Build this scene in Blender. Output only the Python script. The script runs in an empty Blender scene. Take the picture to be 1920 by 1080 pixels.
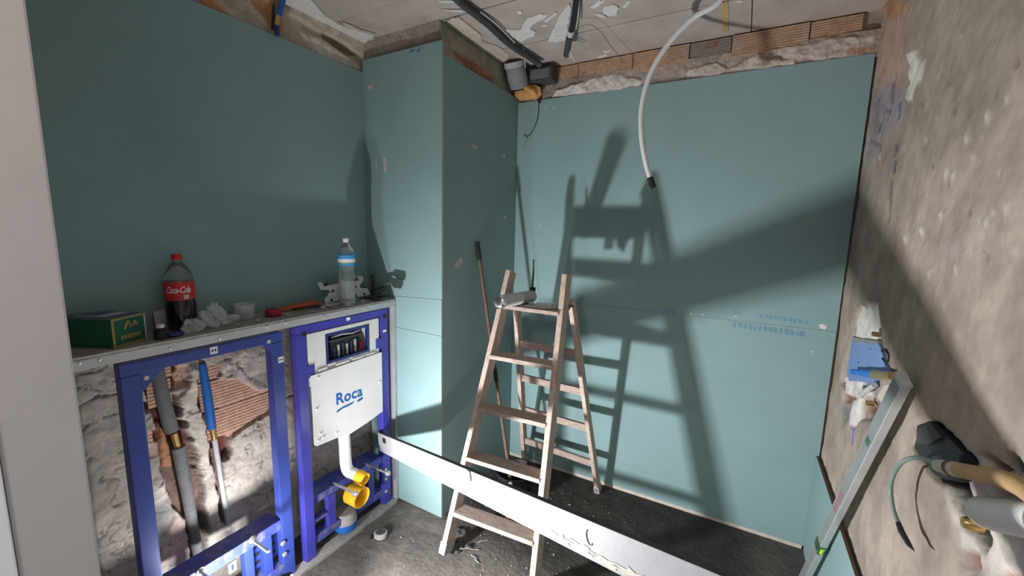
import bpy, bmesh, math, random
import numpy as np
from mathutils import Vector, Matrix
random.seed(7); np.random.seed(7)
SC = bpy.context.scene
COL = SC.collection

# ------------------------------------------------------------------ camera
F_PX, YAW, PITCH, ROLL = 776.84, -0.504, 0.1429, 0.0241
CAM = np.array([1.9304, -0.207, 1.6677])
def _axes():
    cy, sy, cp, sp = math.cos(YAW), math.sin(YAW), math.cos(PITCH), math.sin(PITCH)
    fw = np.array([sy*cp, cy*cp, -sp]); r = np.array([cy, -sy, 0.0]); u = np.cross(r, fw)
    c, s = math.cos(ROLL), math.sin(ROLL)
    return c*r + s*u, -s*r + c*u, fw
RT, UP, FW = _axes()
cam = bpy.data.cameras.new('camera'); cam.sensor_fit = 'HORIZONTAL'; cam.sensor_width = 36.0
cam.lens = F_PX/1920*36.0; cam.clip_start = 0.01
camo = bpy.data.objects.new('camera', cam); COL.objects.link(camo)
camo.matrix_world = Matrix(((RT[0], UP[0], -FW[0], CAM[0]), (RT[1], UP[1], -FW[1], CAM[1]), (RT[2], UP[2], -FW[2], CAM[2]), (0, 0, 0, 1)))
SC.camera = camo

# ------------------------------------------------------------------ world, lights, exposure
w = bpy.data.worlds.new('world'); SC.world = w; w.use_nodes = True
w.node_tree.nodes['Background'].inputs[0].default_value = (0.80, 0.88, 1.0, 1)
w.node_tree.nodes['Background'].inputs[1].default_value = 0.55
LAMP = Vector((0.588, 0.600, 0.33)); LAMP_DIR = Vector((0.80, 0.52, 0.29)).normalized()
ld = bpy.data.lights.new('work_light_beam', 'AREA'); ld.shape = 'RECTANGLE'; ld.size = 0.075; ld.size_y = 0.05
ld.energy = 46.0; ld.color = (0.97, 0.985, 1.0)
lo = bpy.data.objects.new('work_light_beam', ld); COL.objects.link(lo)
lo.location = LAMP; lo.rotation_euler = LAMP_DIR.to_track_quat('-Z', 'Y').to_euler()
LAMP2 = Vector((0.40, 0.50, 0.25)); LAMP2_DIR = Vector((-0.55, 0.75, 0.30)).normalized()
l2 = bpy.data.lights.new('work_light_side_beam', 'AREA'); l2.shape = 'RECTANGLE'; l2.size = 0.075; l2.size_y = 0.05; l2.energy = 6.5; l2.color = (0.97, 0.985, 1.0)
l2o = bpy.data.objects.new('work_light_side_beam', l2); COL.objects.link(l2o); l2o.location = LAMP2; l2o.rotation_euler = LAMP2_DIR.to_track_quat('-Z', 'Y').to_euler()
hd = bpy.data.lights.new('hall_fill_light', 'POINT'); hd.energy = 38.0; hd.shadow_soft_size = 0.12; hd.color = (1.0, 0.95, 0.90)  # unseen fill light added behind the camera to raise the ambient level
ho = bpy.data.objects.new('hall_fill_light', hd); COL.objects.link(ho); ho.location = (1.75, -1.0, 2.35)
SC.view_settings.view_transform = 'Standard'; SC.view_settings.look = 'None'
SC.view_settings.exposure = 0.0; SC.view_settings.gamma = 1.0; SC.view_settings.use_curve_mapping = False

# ------------------------------------------------------------------ room dimensions (metres)
WC, YC, YB, WR, XS = 0.551, 1.5166, 2.3163, 2.3705, 0.2207
ZSH, ZSB, ZCEIL = 1.252, 1.2126, 2.68
ZT_BACK, ZT_LEFT, ZT_COLF, ZT_COLS, ZSTRIP = 2.485, 2.505, 2.57, 2.513, 0.5415
JX, JY0, JY1 = 1.15, -0.094, -0.020

def ray(px, py): return FW + (px-960)/F_PX*RT - (py-540)/F_PX*UP
def hit(px, py, ax, v):
    d = ray(px, py); return CAM + d*((v-CAM[ax])/d[ax])
def hx(px, py, x): return hit(px, py, 0, x)
def hy(px, py, y): return hit(px, py, 1, y)
def hz(px, py, z): return hit(px, py, 2, z)

# ------------------------------------------------------------------ materials
def mat(name, col, rough=0.8, var=0.12, scale=12.0, bump=0.15, bscale=60.0, metal=0.0, spec=0.3, attr=False, stain=None, trans=0.0, alpha=1.0, aniso=None, emit=None):
    m = bpy.data.materials.new(name); m.use_nodes = True
    nt = m.node_tree; N = nt.nodes; L = nt.links; b = N['Principled BSDF']
    b.inputs['Roughness'].default_value = rough; b.inputs['Metallic'].default_value = metal
    b.inputs['Specular IOR Level'].default_value = spec
    b.inputs['Transmission Weight'].default_value = trans; b.inputs['Alpha'].default_value = alpha
    tc = N.new('ShaderNodeTexCoord'); src = tc.outputs['Object']
    if aniso:
        mp = N.new('ShaderNodeMapping'); mp.inputs['Scale'].default_value = aniso; L.new(src, mp.inputs['Vector']); src = mp.outputs['Vector']
    n1 = N.new('ShaderNodeTexNoise'); n1.inputs['Scale'].default_value = scale; n1.inputs['Detail'].default_value = 6; n1.inputs['Roughness'].default_value = 0.65
    L.new(src, n1.inputs['Vector'])
    mr = N.new('ShaderNodeMapRange'); mr.inputs['From Min'].default_value = 0.3; mr.inputs['From Max'].default_value = 0.7
    mr.inputs['To Min'].default_value = 1-var; mr.inputs['To Max'].default_value = 1+var; L.new(n1.outputs['Fac'], mr.inputs['Value'])
    mix = N.new('ShaderNodeMix'); mix.data_type = 'RGBA'; mix.blend_type = 'MULTIPLY'; mix.inputs['Factor'].default_value = 1.0
    if attr:
        at = N.new('ShaderNodeAttribute'); at.attribute_name = 'Col'; L.new(at.outputs['Color'], mix.inputs['A'])
    else:
        mix.inputs['A'].default_value = (*col, 1)
    L.new(mr.outputs['Result'], mix.inputs['B']); out = mix.outputs['Result']
    if stain:
        sc, thr, scol, soft = stain
        n2 = N.new('ShaderNodeTexNoise'); n2.inputs['Scale'].default_value = sc; n2.inputs['Detail'].default_value = 8; n2.inputs['Roughness'].default_value = 0.7
        L.new(tc.outputs['Object'], n2.inputs['Vector'])
        r2 = N.new('ShaderNodeMapRange'); r2.inputs['From Min'].default_value = thr; r2.inputs['From Max'].default_value = thr+soft
        L.new(n2.outputs['Fac'], r2.inputs['Value'])
        m2 = N.new('ShaderNodeMix'); m2.data_type = 'RGBA'; L.new(r2.outputs['Result'], m2.inputs['Factor']); L.new(out, m2.inputs['A'])
        m2.inputs['B'].default_value = (*scol, 1); out = m2.outputs['Result']
    L.new(out, b.inputs['Base Color'])
    if emit:
        b.inputs['Emission Color'].default_value = (*emit[0], 1); b.inputs['Emission Strength'].default_value = emit[1]
    if bump > 0:
        n3 = N.new('ShaderNodeTexNoise'); n3.inputs['Scale'].default_value = bscale; n3.inputs['Detail'].default_value = 5; L.new(src, n3.inputs['Vector'])
        bp = N.new('ShaderNodeBump'); bp.inputs['Strength'].default_value = bump; bp.inputs['Distance'].default_value = 0.01
        L.new(n3.outputs['Fac'], bp.inputs['Height']); L.new(bp.outputs['Normal'], b.inputs['Normal'])
    return m
M = {}
M['board'] = mat('green_moisture_board', (0.250, 0.375, 0.380), 0.75, 0.05, 3.0, 0.03, 150, spec=0.25)
M['gypsum'] = mat('gypsum_core', (0.50, 0.47, 0.43), 0.9, 0.25, 60, 0.3, 120)
M['brown_edge'] = mat('brown_board_edge', (0.16, 0.10, 0.065), 0.9, 0.2, 40, 0.2, 100)
M['relief'] = mat('rough_masonry', (1, 1, 1), 0.92, 0.22, 22, 0.45, 70, attr=True, spec=0.15)
M['plaster'] = mat('old_plaster', (1, 1, 1), 0.9, 0.26, 11, 0.6, 38, attr=True, spec=0.15)
M['plaster_wall'] = mat('stripped_wall_plaster', (1, 1, 1), 0.9, 0.26, 8, 0.5, 30, attr=True, spec=0.15, stain=(26, 0.66, (0.58, 0.53, 0.47), 0.08), aniso=(1, 1, 0.8))
M['floor'] = mat('dusty_concrete', (0.155, 0.135, 0.12), 0.85, 0.3, 5, 0.35, 60, stain=(3.0, 0.56, (0.085, 0.078, 0.072), 0.12), spec=0.2)
M['ceiling'] = mat('concrete_plank', (0.47, 0.395, 0.36), 0.9, 0.16, 5, 0.3, 50, stain=(4.0, 0.62, (0.33, 0.31, 0.29), 0.1))
M['concrete'] = mat('raw_concrete', (0.30, 0.275, 0.24), 0.9, 0.25, 10, 0.5, 45, stain=(5.0, 0.58, (0.26, 0.13, 0.07), 0.1))
M['white_plaster'] = mat('white_plaster', (0.74, 0.70, 0.66), 0.85, 0.1, 30, 0.5, 70)
M['jamb'] = mat('painted_jamb', (0.52, 0.475, 0.45), 0.6, 0.05, 4, 0.08, 40)
M['trim'] = mat('white_trim', (0.85, 0.85, 0.87), 0.4, 0.02, 4, 0.0)
M['brick'] = mat('terracotta_brick', (0.60, 0.37, 0.275), 0.9, 0.22, 25, 0.4, 80, stain=(9, 0.6, (0.45, 0.37, 0.31), 0.1))
M['brick_orange'] = mat('orange_brick', (0.52, 0.335, 0.22), 0.9, 0.25, 20, 0.4, 80, stain=(7, 0.52, (0.42, 0.36, 0.31), 0.12))
M['galv'] = mat('galvanised_steel', (0.55, 0.56, 0.56), 0.5, 0.1, 8, 0.05, 60, metal=0.55, spec=0.5)
M['shelf_board'] = mat('dusty_shelf_board', (0.36, 0.34, 0.31), 0.9, 0.2, 20, 0.4, 80)
M['blue'] = mat('blue_enamel', (0.035, 0.062, 0.30), 0.35, 0.12, 6, 0.03, 50, spec=0.5)
M['purple_blue'] = mat('violet_blue_enamel', (0.05, 0.05, 0.35), 0.32, 0.12, 6, 0.03, 50, spec=0.5)
M['rail_dust'] = mat('dusty_blue_rail', (0.05, 0.065, 0.33), 0.5, 0.3, 30, 0.1, 60, stain=(14, 0.50, (0.17, 0.165, 0.19), 0.14))
M['white_plastic'] = mat('white_plastic', (0.80, 0.79, 0.78), 0.45, 0.03, 10, 0.02, 80, spec=0.4)
M['styro'] = mat('white_polystyrene', (0.76, 0.75, 0.73), 0.85, 0.05, 40, 0.2, 140)
M['yellow'] = mat('yellow_pipe_cap', (0.90, 0.52, 0.03), 0.4, 0.06, 12, 0.02)
M['ochre'] = mat('ochre_cap_inside', (0.62, 0.33, 0.02), 0.5, 0.08, 12, 0.02)
M['navy'] = mat('navy_plastic', (0.02, 0.035, 0.16), 0.3, 0.2, 30, 0.1, 60, spec=0.5)
M['steel'] = mat('zinc_rod', (0.66, 0.66, 0.66), 0.35, 0.1, 40, 0.1, 300, metal=0.85)
M['brass'] = mat('brass', (0.62, 0.42, 0.16), 0.3, 0.1, 30, 0.05, metal=0.9)
M['logo_blue'] = mat('logo_blue', (0.02, 0.13, 0.42), 0.5, 0.03, 5, 0.0)
M['black'] = mat('black_plastic', (0.022, 0.022, 0.024), 0.5, 0.25, 20, 0.1, 80)
M['dark_grey'] = mat('dark_grey_plastic', (0.06, 0.06, 0.062), 0.65, 0.25, 20, 0.15, 80)
M['grey_foam'] = mat('grey_pipe_insulation', (0.16, 0.16, 0.165), 0.9, 0.2, 25, 0.3, 120)
M['grey_pipe'] = mat('grey_drain_pipe', (0.26, 0.26, 0.275), 0.7, 0.15, 15, 0.1, 60)
M['light_grey'] = mat('light_grey_pipe', (0.50, 0.50, 0.50), 0.6, 0.15, 30, 0.1, 60)
M['blue_hose'] = mat('blue_pipe_sleeve', (0.02, 0.13, 0.45), 0.5, 0.12, 15, 0.1, 60)
M['wood'] = mat('weathered_wood', (0.50, 0.385, 0.32), 0.8, 0.3, 14, 0.3, 60, aniso=(6, 6, 1), stain=(16, 0.62, (0.66, 0.58, 0.52), 0.08))
M['wood_dark'] = mat('dark_tread_wood', (0.38, 0.30, 0.255), 0.85, 0.3, 16, 0.3, 60, aniso=(1, 5, 5), stain=(18, 0.62, (0.62, 0.56, 0.5), 0.08))  # darker wood tone for treads, rear rungs and platform
M['rubber'] = mat('dusty_grey_rubber', (0.36, 0.34, 0.33), 0.9, 0.2, 30, 0.2, 80)
M['alu'] = mat('scuffed_aluminium', (0.40, 0.40, 0.415), 0.55, 0.12, 7, 0.06, 50, metal=0.15, spec=0.5, stain=(6, 0.62, (0.26, 0.25, 0.245), 0.08))
M['alu_clean'] = mat('satin_aluminium', (0.60, 0.61, 0.60), 0.45, 0.06, 10, 0.03, 50, metal=0.4, spec=0.5)
M['chrome'] = mat('chrome_cap', (0.82, 0.82, 0.82), 0.16, 0.03, 10, 0.0, metal=1.0)
M['rust'] = mat('rusty_handle', (0.15, 0.085, 0.06), 0.7, 0.35, 30, 0.2, 80, aniso=(4, 4, 1))
M['red'] = mat('red_plastic', (0.62, 0.03, 0.03), 0.35, 0.08, 10, 0.02)
M['crimson'] = mat('crimson_plastic', (0.42, 0.02, 0.05), 0.45, 0.1, 10, 0.02)
M['orange'] = mat('orange_plastic', (0.60, 0.12, 0.04), 0.5, 0.15, 20, 0.05)
M['cola_label'] = mat('red_label', (0.60, 0.035, 0.03), 0.4, 0.06, 10, 0.0)
M['cola'] = mat('dark_cola', (0.012, 0.005, 0.006), 0.12, 0.05, 10, 0.0, spec=0.6)
M['clear'] = mat('clear_plastic', (0.86, 0.92, 0.92), 0.06, 0.02, 20, 0.05, 30, trans=0.92, spec=0.5)
M['bag'] = mat('crumpled_clear_bag', (0.80, 0.84, 0.84), 0.15, 0.05, 20, 0.5, 60, spec=0.6, alpha=0.34)
M['white'] = mat('white_print', (0.85, 0.85, 0.85), 0.5, 0.02, 5, 0.0)
M['sky_blue'] = mat('sky_blue_print', (0.06, 0.34, 0.72), 0.45, 0.06, 10, 0.0)
M['green_print'] = mat('green_print', (0.25, 0.42, 0.10), 0.45, 0.06, 10, 0.0)
M['box_green'] = mat('dark_green_carton', (0.02, 0.115, 0.065), 0.6, 0.1, 10, 0.03)
M['box_top'] = mat('blue_grey_carton_top', (0.12, 0.16, 0.20), 0.6, 0.2, 14, 0.03, stain=(11, 0.55, (0.04, 0.06, 0.12), 0.1))
M['gold'] = mat('gold_print', (0.36, 0.26, 0.09), 0.5, 0.15, 20, 0.0)
M['plate_white'] = mat('dusty_white_metal', (0.56, 0.57, 0.58), 0.6, 0.1, 20, 0.05)
M['dark_green_metal'] = mat('dark_bracket_metal', (0.05, 0.07, 0.065), 0.6, 0.2, 20, 0.1)
M['tan'] = mat('tan_pipe', (0.55, 0.36, 0.17), 0.55, 0.12, 15, 0.08, 50)
M['pale_tan'] = mat('pale_pipe_end', (0.62, 0.55, 0.47), 0.6, 0.1, 15, 0.05)
M['hose_green'] = mat('grey_green_hose', (0.20, 0.26, 0.23), 0.4, 0.12, 15, 0.05)
M['mixer_blue'] = mat('pale_blue_casing', (0.19, 0.30, 0.56), 0.5, 0.05, 8, 0.02)
M['bright_blue'] = mat('bright_blue_cap', (0.01, 0.17, 0.62), 0.4, 0.06, 10, 0.02)
M['vial'] = mat('green_vial', (0.45, 0.85, 0.05), 0.15, 0.1, 40, 0.0, spec=0.6)
M['vial_dark'] = mat('dark_green_plastic', (0.05, 0.14, 0.07), 0.4, 0.15, 20, 0.0)
M['red_print'] = mat('faded_red_print', (0.45, 0.10, 0.13), 0.6, 0.15, 40, 0.0)
M['foam'] = mat('orange_foam', (0.60, 0.32, 0.12), 0.85, 0.2, 30, 0.6, 60)
M['white_conduit'] = mat('white_conduit', (0.72, 0.73, 0.73), 0.45, 0.04, 12, 0.03)
M['tape'] = mat('grey_white_tape', (0.48, 0.46, 0.50), 0.6, 0.15, 25, 0.2, 60)
M['ink'] = mat('blue_board_print', (0.16, 0.31, 0.40), 0.7, 0.2, 80, 0.0)
M['cream'] = mat('cream_sealant', (0.60, 0.52, 0.44), 0.8, 0.12, 30, 0.2, 80)
M['lamp_glass'] = mat('lit_lamp_glass', (1, 1, 1), 0.3, 0.0, 5, 0.0, emit=((0.97, 0.985, 1.0), 20.0))

# ------------------------------------------------------------------ mesh helpers (world coordinates)
OFF = {}
class B:
    def __init__(s): s.v = []; s.f = []; s.mi = []
    def add(s, vs, fs, mi=0):
        o = len(s.v); s.v += [tuple(map(float, p)) for p in vs]; s.f += [tuple(i+o for i in f) for f in fs]; s.mi += [mi]*len(fs); return s
    def box(s, lo_, hi_, mi=0, side=None):
        x0, y0, z0 = lo_; x1, y1, z1 = hi_
        vs = [(x0,y0,z0),(x1,y0,z0),(x1,y1,z0),(x0,y1,z0),(x0,y0,z1),(x1,y0,z1),(x1,y1,z1),(x0,y1,z1)]
        return s.add(vs, [(3,2,1,0),(4,5,6,7),(0,1,5,4),(1,2,6,5),(2,3,7,6),(3,0,4,7)], mi)
    def bar(s, a, b, wv, dv, mi=0, w2=None, d2=None):
        # bar from a to b; wv, dv = half-extent vectors across
        a, b, wv, dv = map(np.array, (a, b, wv, dv)); w2 = wv if w2 is None else np.array(w2); d2 = dv if d2 is None else np.array(d2)
        vs = [a-wv-dv, a+wv-dv, a+wv+dv, a-wv+dv, b-w2-d2, b+w2-d2, b+w2+d2, b-w2+d2]
        return s.add(vs, [(3,2,1,0),(4,5,6,7),(0,1,5,4),(1,2,6,5),(2,3,7,6),(3,0,4,7)], mi)
    def prism(s, pts, ext, mi=0, mi_side=None):
        pts = [np.array(p, float) for p in pts]; e = np.array(ext, float); n = len(pts)
        o = len(s.v); s.v += [tuple(p) for p in pts] + [tuple(p+e) for p in pts]
        s.f.append(tuple(o+i for i in range(n))[::-1]); s.f.append(tuple(o+n+i for i in range(n))); s.mi += [mi, mi]
        for i in range(n):
            j = (i+1) % n; s.f.append((o+i, o+j, o+n+j, o+n+i)); s.mi.append(mi if mi_side is None else mi_side)
        return s
    def tube(s, path, r, n=10, mi=0, cap=True):
        P = [np.array(p, float) for p in path]; R = r if hasattr(r, '__len__') else [r]*len(P)
        o = len(s.v); ref = None
        for i, p in enumerate(P):
            t = P[min(i+1, len(P)-1)] - P[max(i-1, 0)]; t = t/(np.linalg.norm(t)+1e-12)
            if ref is None:
                ref = np.cross(t, (0, 0, 1)) if abs(t[2]) < 0.9 else np.cross(t, (1, 0, 0))
            a = ref - t*(ref@t); a /= np.linalg.norm(a); ref = a; b = np.cross(t, a)
            for k in range(n):
                q = 2*math.pi*k/n; s.v.append(tuple(p + R[i]*(math.cos(q)*a + math.sin(q)*b)))
        for i in range(len(P)-1):
            for k in range(n):
                k2 = (k+1) % n; s.f.append((o+i*n+k, o+i*n+k2, o+(i+1)*n+k2, o+(i+1)*n+k)); s.mi.append(mi)
        if cap:
            s.f.append(tuple(o+k for k in range(n))[::-1]); s.f.append(tuple(o+(len(P)-1)*n+k for k in range(n))); s.mi += [mi, mi]
        return s
    def lathe(s, c, prof, n=28, axis=(0, 0, 1), mi=0):
        ax = np.array(axis, float); ax /= np.linalg.norm(ax); c = np.array(c, float)
        return s.tube([c + ax*h for r, h in prof], [max(r, 1e-4) for r, h in prof], n, mi) if False else s._lathe(c, ax, prof, n, mi)
    def _lathe(s, c, ax, prof, n, mi):
        a = np.cross(ax, (0, 0, 1)) if abs(ax[2]) < 0.9 else np.array([1.0, 0, 0]); a = a/np.linalg.norm(a); b = np.cross(ax, a); o = len(s.v)
        for r, h in prof:
            for k in range(n):
                q = 2*math.pi*k/n; s.v.append(tuple(c + ax*h + max(r, 1e-4)*(math.cos(q)*a + math.sin(q)*b)))
        for i in range(len(prof)-1):
            for k in range(n):
                k2 = (k+1) % n; s.f.append((o+i*n+k, o+i*n+k2, o+(i+1)*n+k2, o+(i+1)*n+k)); s.mi.append(mi)
        s.f.append(tuple(o+k for k in range(n))[::-1]); s.f.append(tuple(o+(len(prof)-1)*n+k for k in range(n))); s.mi += [mi, mi]
        return s
    def build(s, name, m, parent=None, smooth=False, bevel=0.0):
        me = bpy.data.meshes.new(name); V = np.array(s.v)
        if parent is not None: off = OFF[parent.name]; loc = np.zeros(3); base = off
        else:
            base = np.array([(V[:, 0].min()+V[:, 0].max())/2, (V[:, 1].min()+V[:, 1].max())/2, V[:, 2].min()]); loc = base; off = base
        me.from_pydata((V-base).tolist(), [], s.f)
        ms = m if isinstance(m, (list, tuple)) else [m]
        for k in ms: me.materials.append(M[k])
        me.polygons.foreach_set('material_index', s.mi); me.update()
        bm = bmesh.new(); bm.from_mesh(me); bmesh.ops.recalc_face_normals(bm, faces=bm.faces)
        if bevel > 0: bmesh.ops.bevel(bm, geom=list(bm.edges), offset=bevel, segments=2, affect='EDGES', profile=0.6, clamp_overlap=True)
        bm.to_mesh(me); bm.free()
        if smooth:
            me.polygons.foreach_set('use_smooth', [True]*len(me.polygons)); me.set_sharp_from_angle(angle=math.radians(40))
        o = bpy.data.objects.new(name, me); COL.objects.link(o)
        o.location = loc
        if parent is not None: o.parent = parent
        OFF[o.name] = off
        return o
def thing(name, loc, label, cat, group=None):
    o = bpy.data.objects.new(name, None); COL.objects.link(o); o.location = loc; o.empty_display_size = 0.05
    OFF[o.name] = np.array(loc, float); return tag(o, label, cat, group)
def tag(o, label, cat, group=None):
    o['label'] = label; o['category'] = cat
    if group: o['group'] = group
    return o
def struct(o, label=None):
    o['kind'] = 'structure'
    if label: o['label'] = label
    return o
def spline(pts, n=8):
    P = [np.array(p, float) for p in pts]; P = [2*P[0]-P[1]] + P + [2*P[-1]-P[-2]]; out = []
    for i in range(1, len(P)-2):
        for k in range(n):
            t = k/n; a, b, c, d = P[i-1:i+3]
            out.append(0.5*((2*b) + (-a+c)*t + (2*a-5*b+4*c-d)*t*t + (-a+3*b-3*c+d)*t**3))
    out.append(P[-2]); return out
def rough(pts, sub=5, amp=0.004):
    # a plane outline with jittered edges
    P = [np.array(p, float) for p in pts]; out = []; n = len(P)
    ctr = sum(P)/n
    for i in range(n):
        a, b = P[i], P[(i+1) % n]
        for k in range(sub):
            q = a + (b-a)*k/sub; d = q-ctr; d = d/(np.linalg.norm(d)+1e-9)
            out.append(q + d*random.uniform(-amp, amp))
    return out
def text_mesh(txt, size, shear=0.0, offset=0.0, res=3, spacing=1.0):
    cu = bpy.data.curves.new('t', 'FONT'); cu.body = txt; cu.size = size; cu.shear = shear; cu.offset = offset; cu.resolution_u = res
    cu.align_x = 'CENTER'; cu.space_character = spacing
    o = bpy.data.objects.new('t', cu); COL.objects.link(o); bpy.context.view_layer.update()
    me = o.to_mesh(); vs = [tuple(v.co) for v in me.vertices]; fs = [tuple(p.vertices) for p in me.polygons]
    o.to_mesh_clear(); bpy.data.objects.remove(o); bpy.data.curves.remove(cu); return vs, fs

# numpy noise and polygon distance for relief surfaces
def vn(x, y, seed=0):
    ix, iy = np.floor(x), np.floor(y); fx, fy = x-ix, y-iy; fx = fx*fx*(3-2*fx); fy = fy*fy*(3-2*fy)
    def h(a, b): v = np.sin(a*127.1 + b*311.7 + seed*74.7)*43758.5453; return v-np.floor(v)
    return (h(ix, iy)*(1-fx)+h(ix+1, iy)*fx)*(1-fy) + (h(ix, iy+1)*(1-fx)+h(ix+1, iy+1)*fx)*fy
def fbm(x, y, s, seed=0, o=4):
    t = 0; a = 0.5; 
    for k in range(o): t = t + a*(vn(x*s, y*s, seed+k)-0.5); s *= 2.1; a *= 0.55
    return t
def pdist(U, V, poly):
    d = np.full(U.shape, 1e9); ins = np.zeros(U.shape, bool); n = len(poly)
    for i in range(n):
        ax, ay = poly[i]; bx, by = poly[(i+1) % n]; ex, ey = bx-ax, by-ay
        t = np.clip(((U-ax)*ex+(V-ay)*ey)/(ex*ex+ey*ey+1e-12), 0, 1)
        d = np.minimum(d, np.hypot(U-ax-t*ex, V-ay-t*ey))
        c = ((ay > V) != (by > V)) & (U < (bx-ax)*(V-ay)/(by-ay+1e-12)+ax); ins ^= c
    return np.where(ins, d, -d)
def relief(name, u0, u1, v0, v1, step, put, base_h, base_c, regions, m='relief', parent=None, noise=0.004, seed=0, cvar=0.1, cracks=0.0):
    nu, nv = int((u1-u0)/step)+1, int((v1-v0)/step)+1
    U, V = np.meshgrid(np.linspace(u0, u1, nu), np.linspace(v0, v1, nv))
    H = base_h + noise*2*fbm(U, V, 6, seed) + noise*0.8*fbm(U, V, 40, seed+9)
    Cc = np.ones(U.shape+(3,))*np.array(base_c)*(1+cvar*2*fbm(U, V, 4, seed+3))[..., None]
    if cracks:
        for sc_, sd_ in ((5.0, 71), (9.0, 83)):
            f_ = np.abs(fbm(U, V*1.3, sc_, seed+sd_, 3)); k_ = np.clip(1-f_/cracks, 0, 1)*(fbm(U, V, 3, seed+sd_+5) > 0.02)
            CR = k_ if sc_ == 5.0 else np.maximum(CR, k_)
    for poly, dep, col, soft, warp, rn in regions:
        uw = U + warp*2*fbm(U, V, 18, seed+21); vw = V + warp*2*fbm(U, V, 18, seed+31)
        s = np.clip((pdist(uw, vw, poly) + (0.007 if (cracks and dep < -0.05) else 0.0))/soft + 0.5, 0, 1)
        tgt = dep + rn*2*fbm(U, V, 14, seed+41) + rn*fbm(U, V, 60, seed+51)
        H = H*(1-s) + (H*0.3+tgt)*s if False else H*(1-s) + tgt*s
        if col is not None:
            cc = np.array(col)*(1+0.25*2*fbm(U, V, 25, seed+61))[..., None]; Cc = Cc*(1-s[..., None]) + cc*s[..., None]
    if cracks:
        H = H - 0.008*CR; Cc = Cc*(1-0.6*CR)[..., None]
    P = np.stack(put(U, V, H), -1).reshape(-1, 3)
    idx = np.arange(nu*nv).reshape(nv, nu)
    Fq = np.stack([idx[:-1, :-1], idx[:-1, 1:], idx[1:, 1:], idx[1:, :-1]], -1).reshape(-1, 4)
    base = OFF[parent.name] if parent is not None else np.zeros(3)
    me = bpy.data.meshes.new(name); me.vertices.add(len(P)); me.vertices.foreach_set('co', (P-base).ravel())
    me.loops.add(Fq.size); me.loops.foreach_set('vertex_index', Fq.ravel()); me.polygons.add(len(Fq))
    me.polygons.foreach_set('loop_start', np.arange(len(Fq))*4); me.update(calc_edges=True); me.validate()
    at = me.attributes.new('Col', 'FLOAT_COLOR', 'POINT')
    at.data.foreach_set('color', np.concatenate([np.clip(Cc.reshape(-1, 3), 0, 1), np.ones((len(P), 1))], 1).ravel())
    me.polygons.foreach_set('use_smooth', [True]*len(me.polygons)); me.materials.append(M[m])
    o = bpy.data.objects.new(name, me); COL.objects.link(o)
    if parent is not None: o.parent = parent
    OFF[o.name] = base; return o
def PY(pix, x): return [tuple(hx(a, b, x)[[1, 2]]) for a, b in pix]     # pixel outline -> (y, z) on plane x
def PX(pix, y): return [tuple(hy(a, b, y)[[0, 2]]) for a, b in pix]
def crop(pts, x0, y0, s): return [(x0+a/s, y0+b/s) for a, b in pts]

# ================================================================== THE SETTING
# floor
crack = [hz(*q, 0)[:2] for q in [(640, 1062), (662, 1068), (690, 1058), (699, 1040), (735, 1075), (700, 1078), (690, 1064), (655, 1075)]]
mound = [hz(*q, 0)[:2] for q in [(742, 950), (760, 935), (790, 950), (840, 965), (860, 1000), (800, 990), (770, 985), (735, 975)]]
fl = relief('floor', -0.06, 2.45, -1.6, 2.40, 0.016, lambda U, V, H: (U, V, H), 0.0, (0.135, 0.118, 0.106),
    [([tuple(p) for p in mound], 0.006, (0.165, 0.145, 0.13), 0.05, 0.02, 0.003),
     ([(0.30, 0.5), (0.62, 0.5), (0.66, 1.05), (0.50, 1.3), (0.30, 1.2)], 0.003, (0.16, 0.14, 0.125), 0.03, 0.03, 0.002),
     ([(0.8, 1.5), (2.12, 1.35), (2.12, 2.4), (0.56, 2.4), (0.56, 1.6)], -0.001, (0.060, 0.055, 0.050), 0.15, 0.05, 0.001)], 'plaster', None, 0.0015, 5, 0.2)  # last region: shade over the back floor put into its colour
struct(fl, 'dusty bare concrete floor')

# wall_left: masonry under the shelf + board above + broken band at the top
XL = -0.020
c6 = lambda pts: PY(crop(pts, 200, 640, 4.5), XL)
c7 = lambda pts: PY(crop(pts, 200, 840, 4.5), XL)
DK, OR, BR, PL, GR = (0.15, 0.048, 0.034), (0.40, 0.20, 0.12), (0.55, 0.35, 0.27), (0.46, 0.40, 0.35), (0.20, 0.185, 0.17)
chaseA = c6([(370,215),(480,215),(575,200),(585,240),(548,272),(556,400),(525,440),(590,480),(602,600),(590,670),(665,680),(640,745),(700,830),(750,960),(770,1080),(500,1080),(478,900),(470,760),(420,640),(430,560),(345,370)])
chaseA2 = c7([(490,0),(735,0),(790,300),(830,560),(850,930),(740,960),(690,600),(600,480),(530,300)])
chaseA3 = c6([(470,700),(520,780),(560,880),(600,1080),(500,1080),(478,900)])
chaseB = c6([(790,185),(850,215),(930,228),(948,290),(885,320),(952,350),(945,450),(935,600),(980,680),(975,760),(1040,830),(1062,920),(1040,975),(985,1000),(900,1010),(885,880),(850,740),(828,600),(800,500),(795,300)])
chaseB2 = c7([(880,20),(930,0),(1010,40),(990,180),(1010,420),(1020,640),(970,640),(950,400)])
brickR = c6([(950,350),(1130,310),(1200,360),(1270,420),(1400,400),(1420,580),(1280,660),(1100,790),(1040,840),(970,700),(940,590)])
brickM = c6([(580,210),(690,215),(690,370),(560,412),(550,280)])
brickL = c6([(296,800),(480,880),(492,970),(320,1010)])
holeA = c6([(290,545),(350,520),(410,540),(400,595),(300,600)])
holeB = c6([(375,775),(430,760),(475,790),(465,860),(380,855)])
stone = c7([(350,330),(430,270),(500,300),(525,380),(440,470),(370,470)])
slab_dk = c7([(380,480),(560,480),(590,600),(500,720),(420,760)])
pink = c7([(500,690),(580,590),(670,610),(680,880),(600,960),(420,960)])
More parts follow.
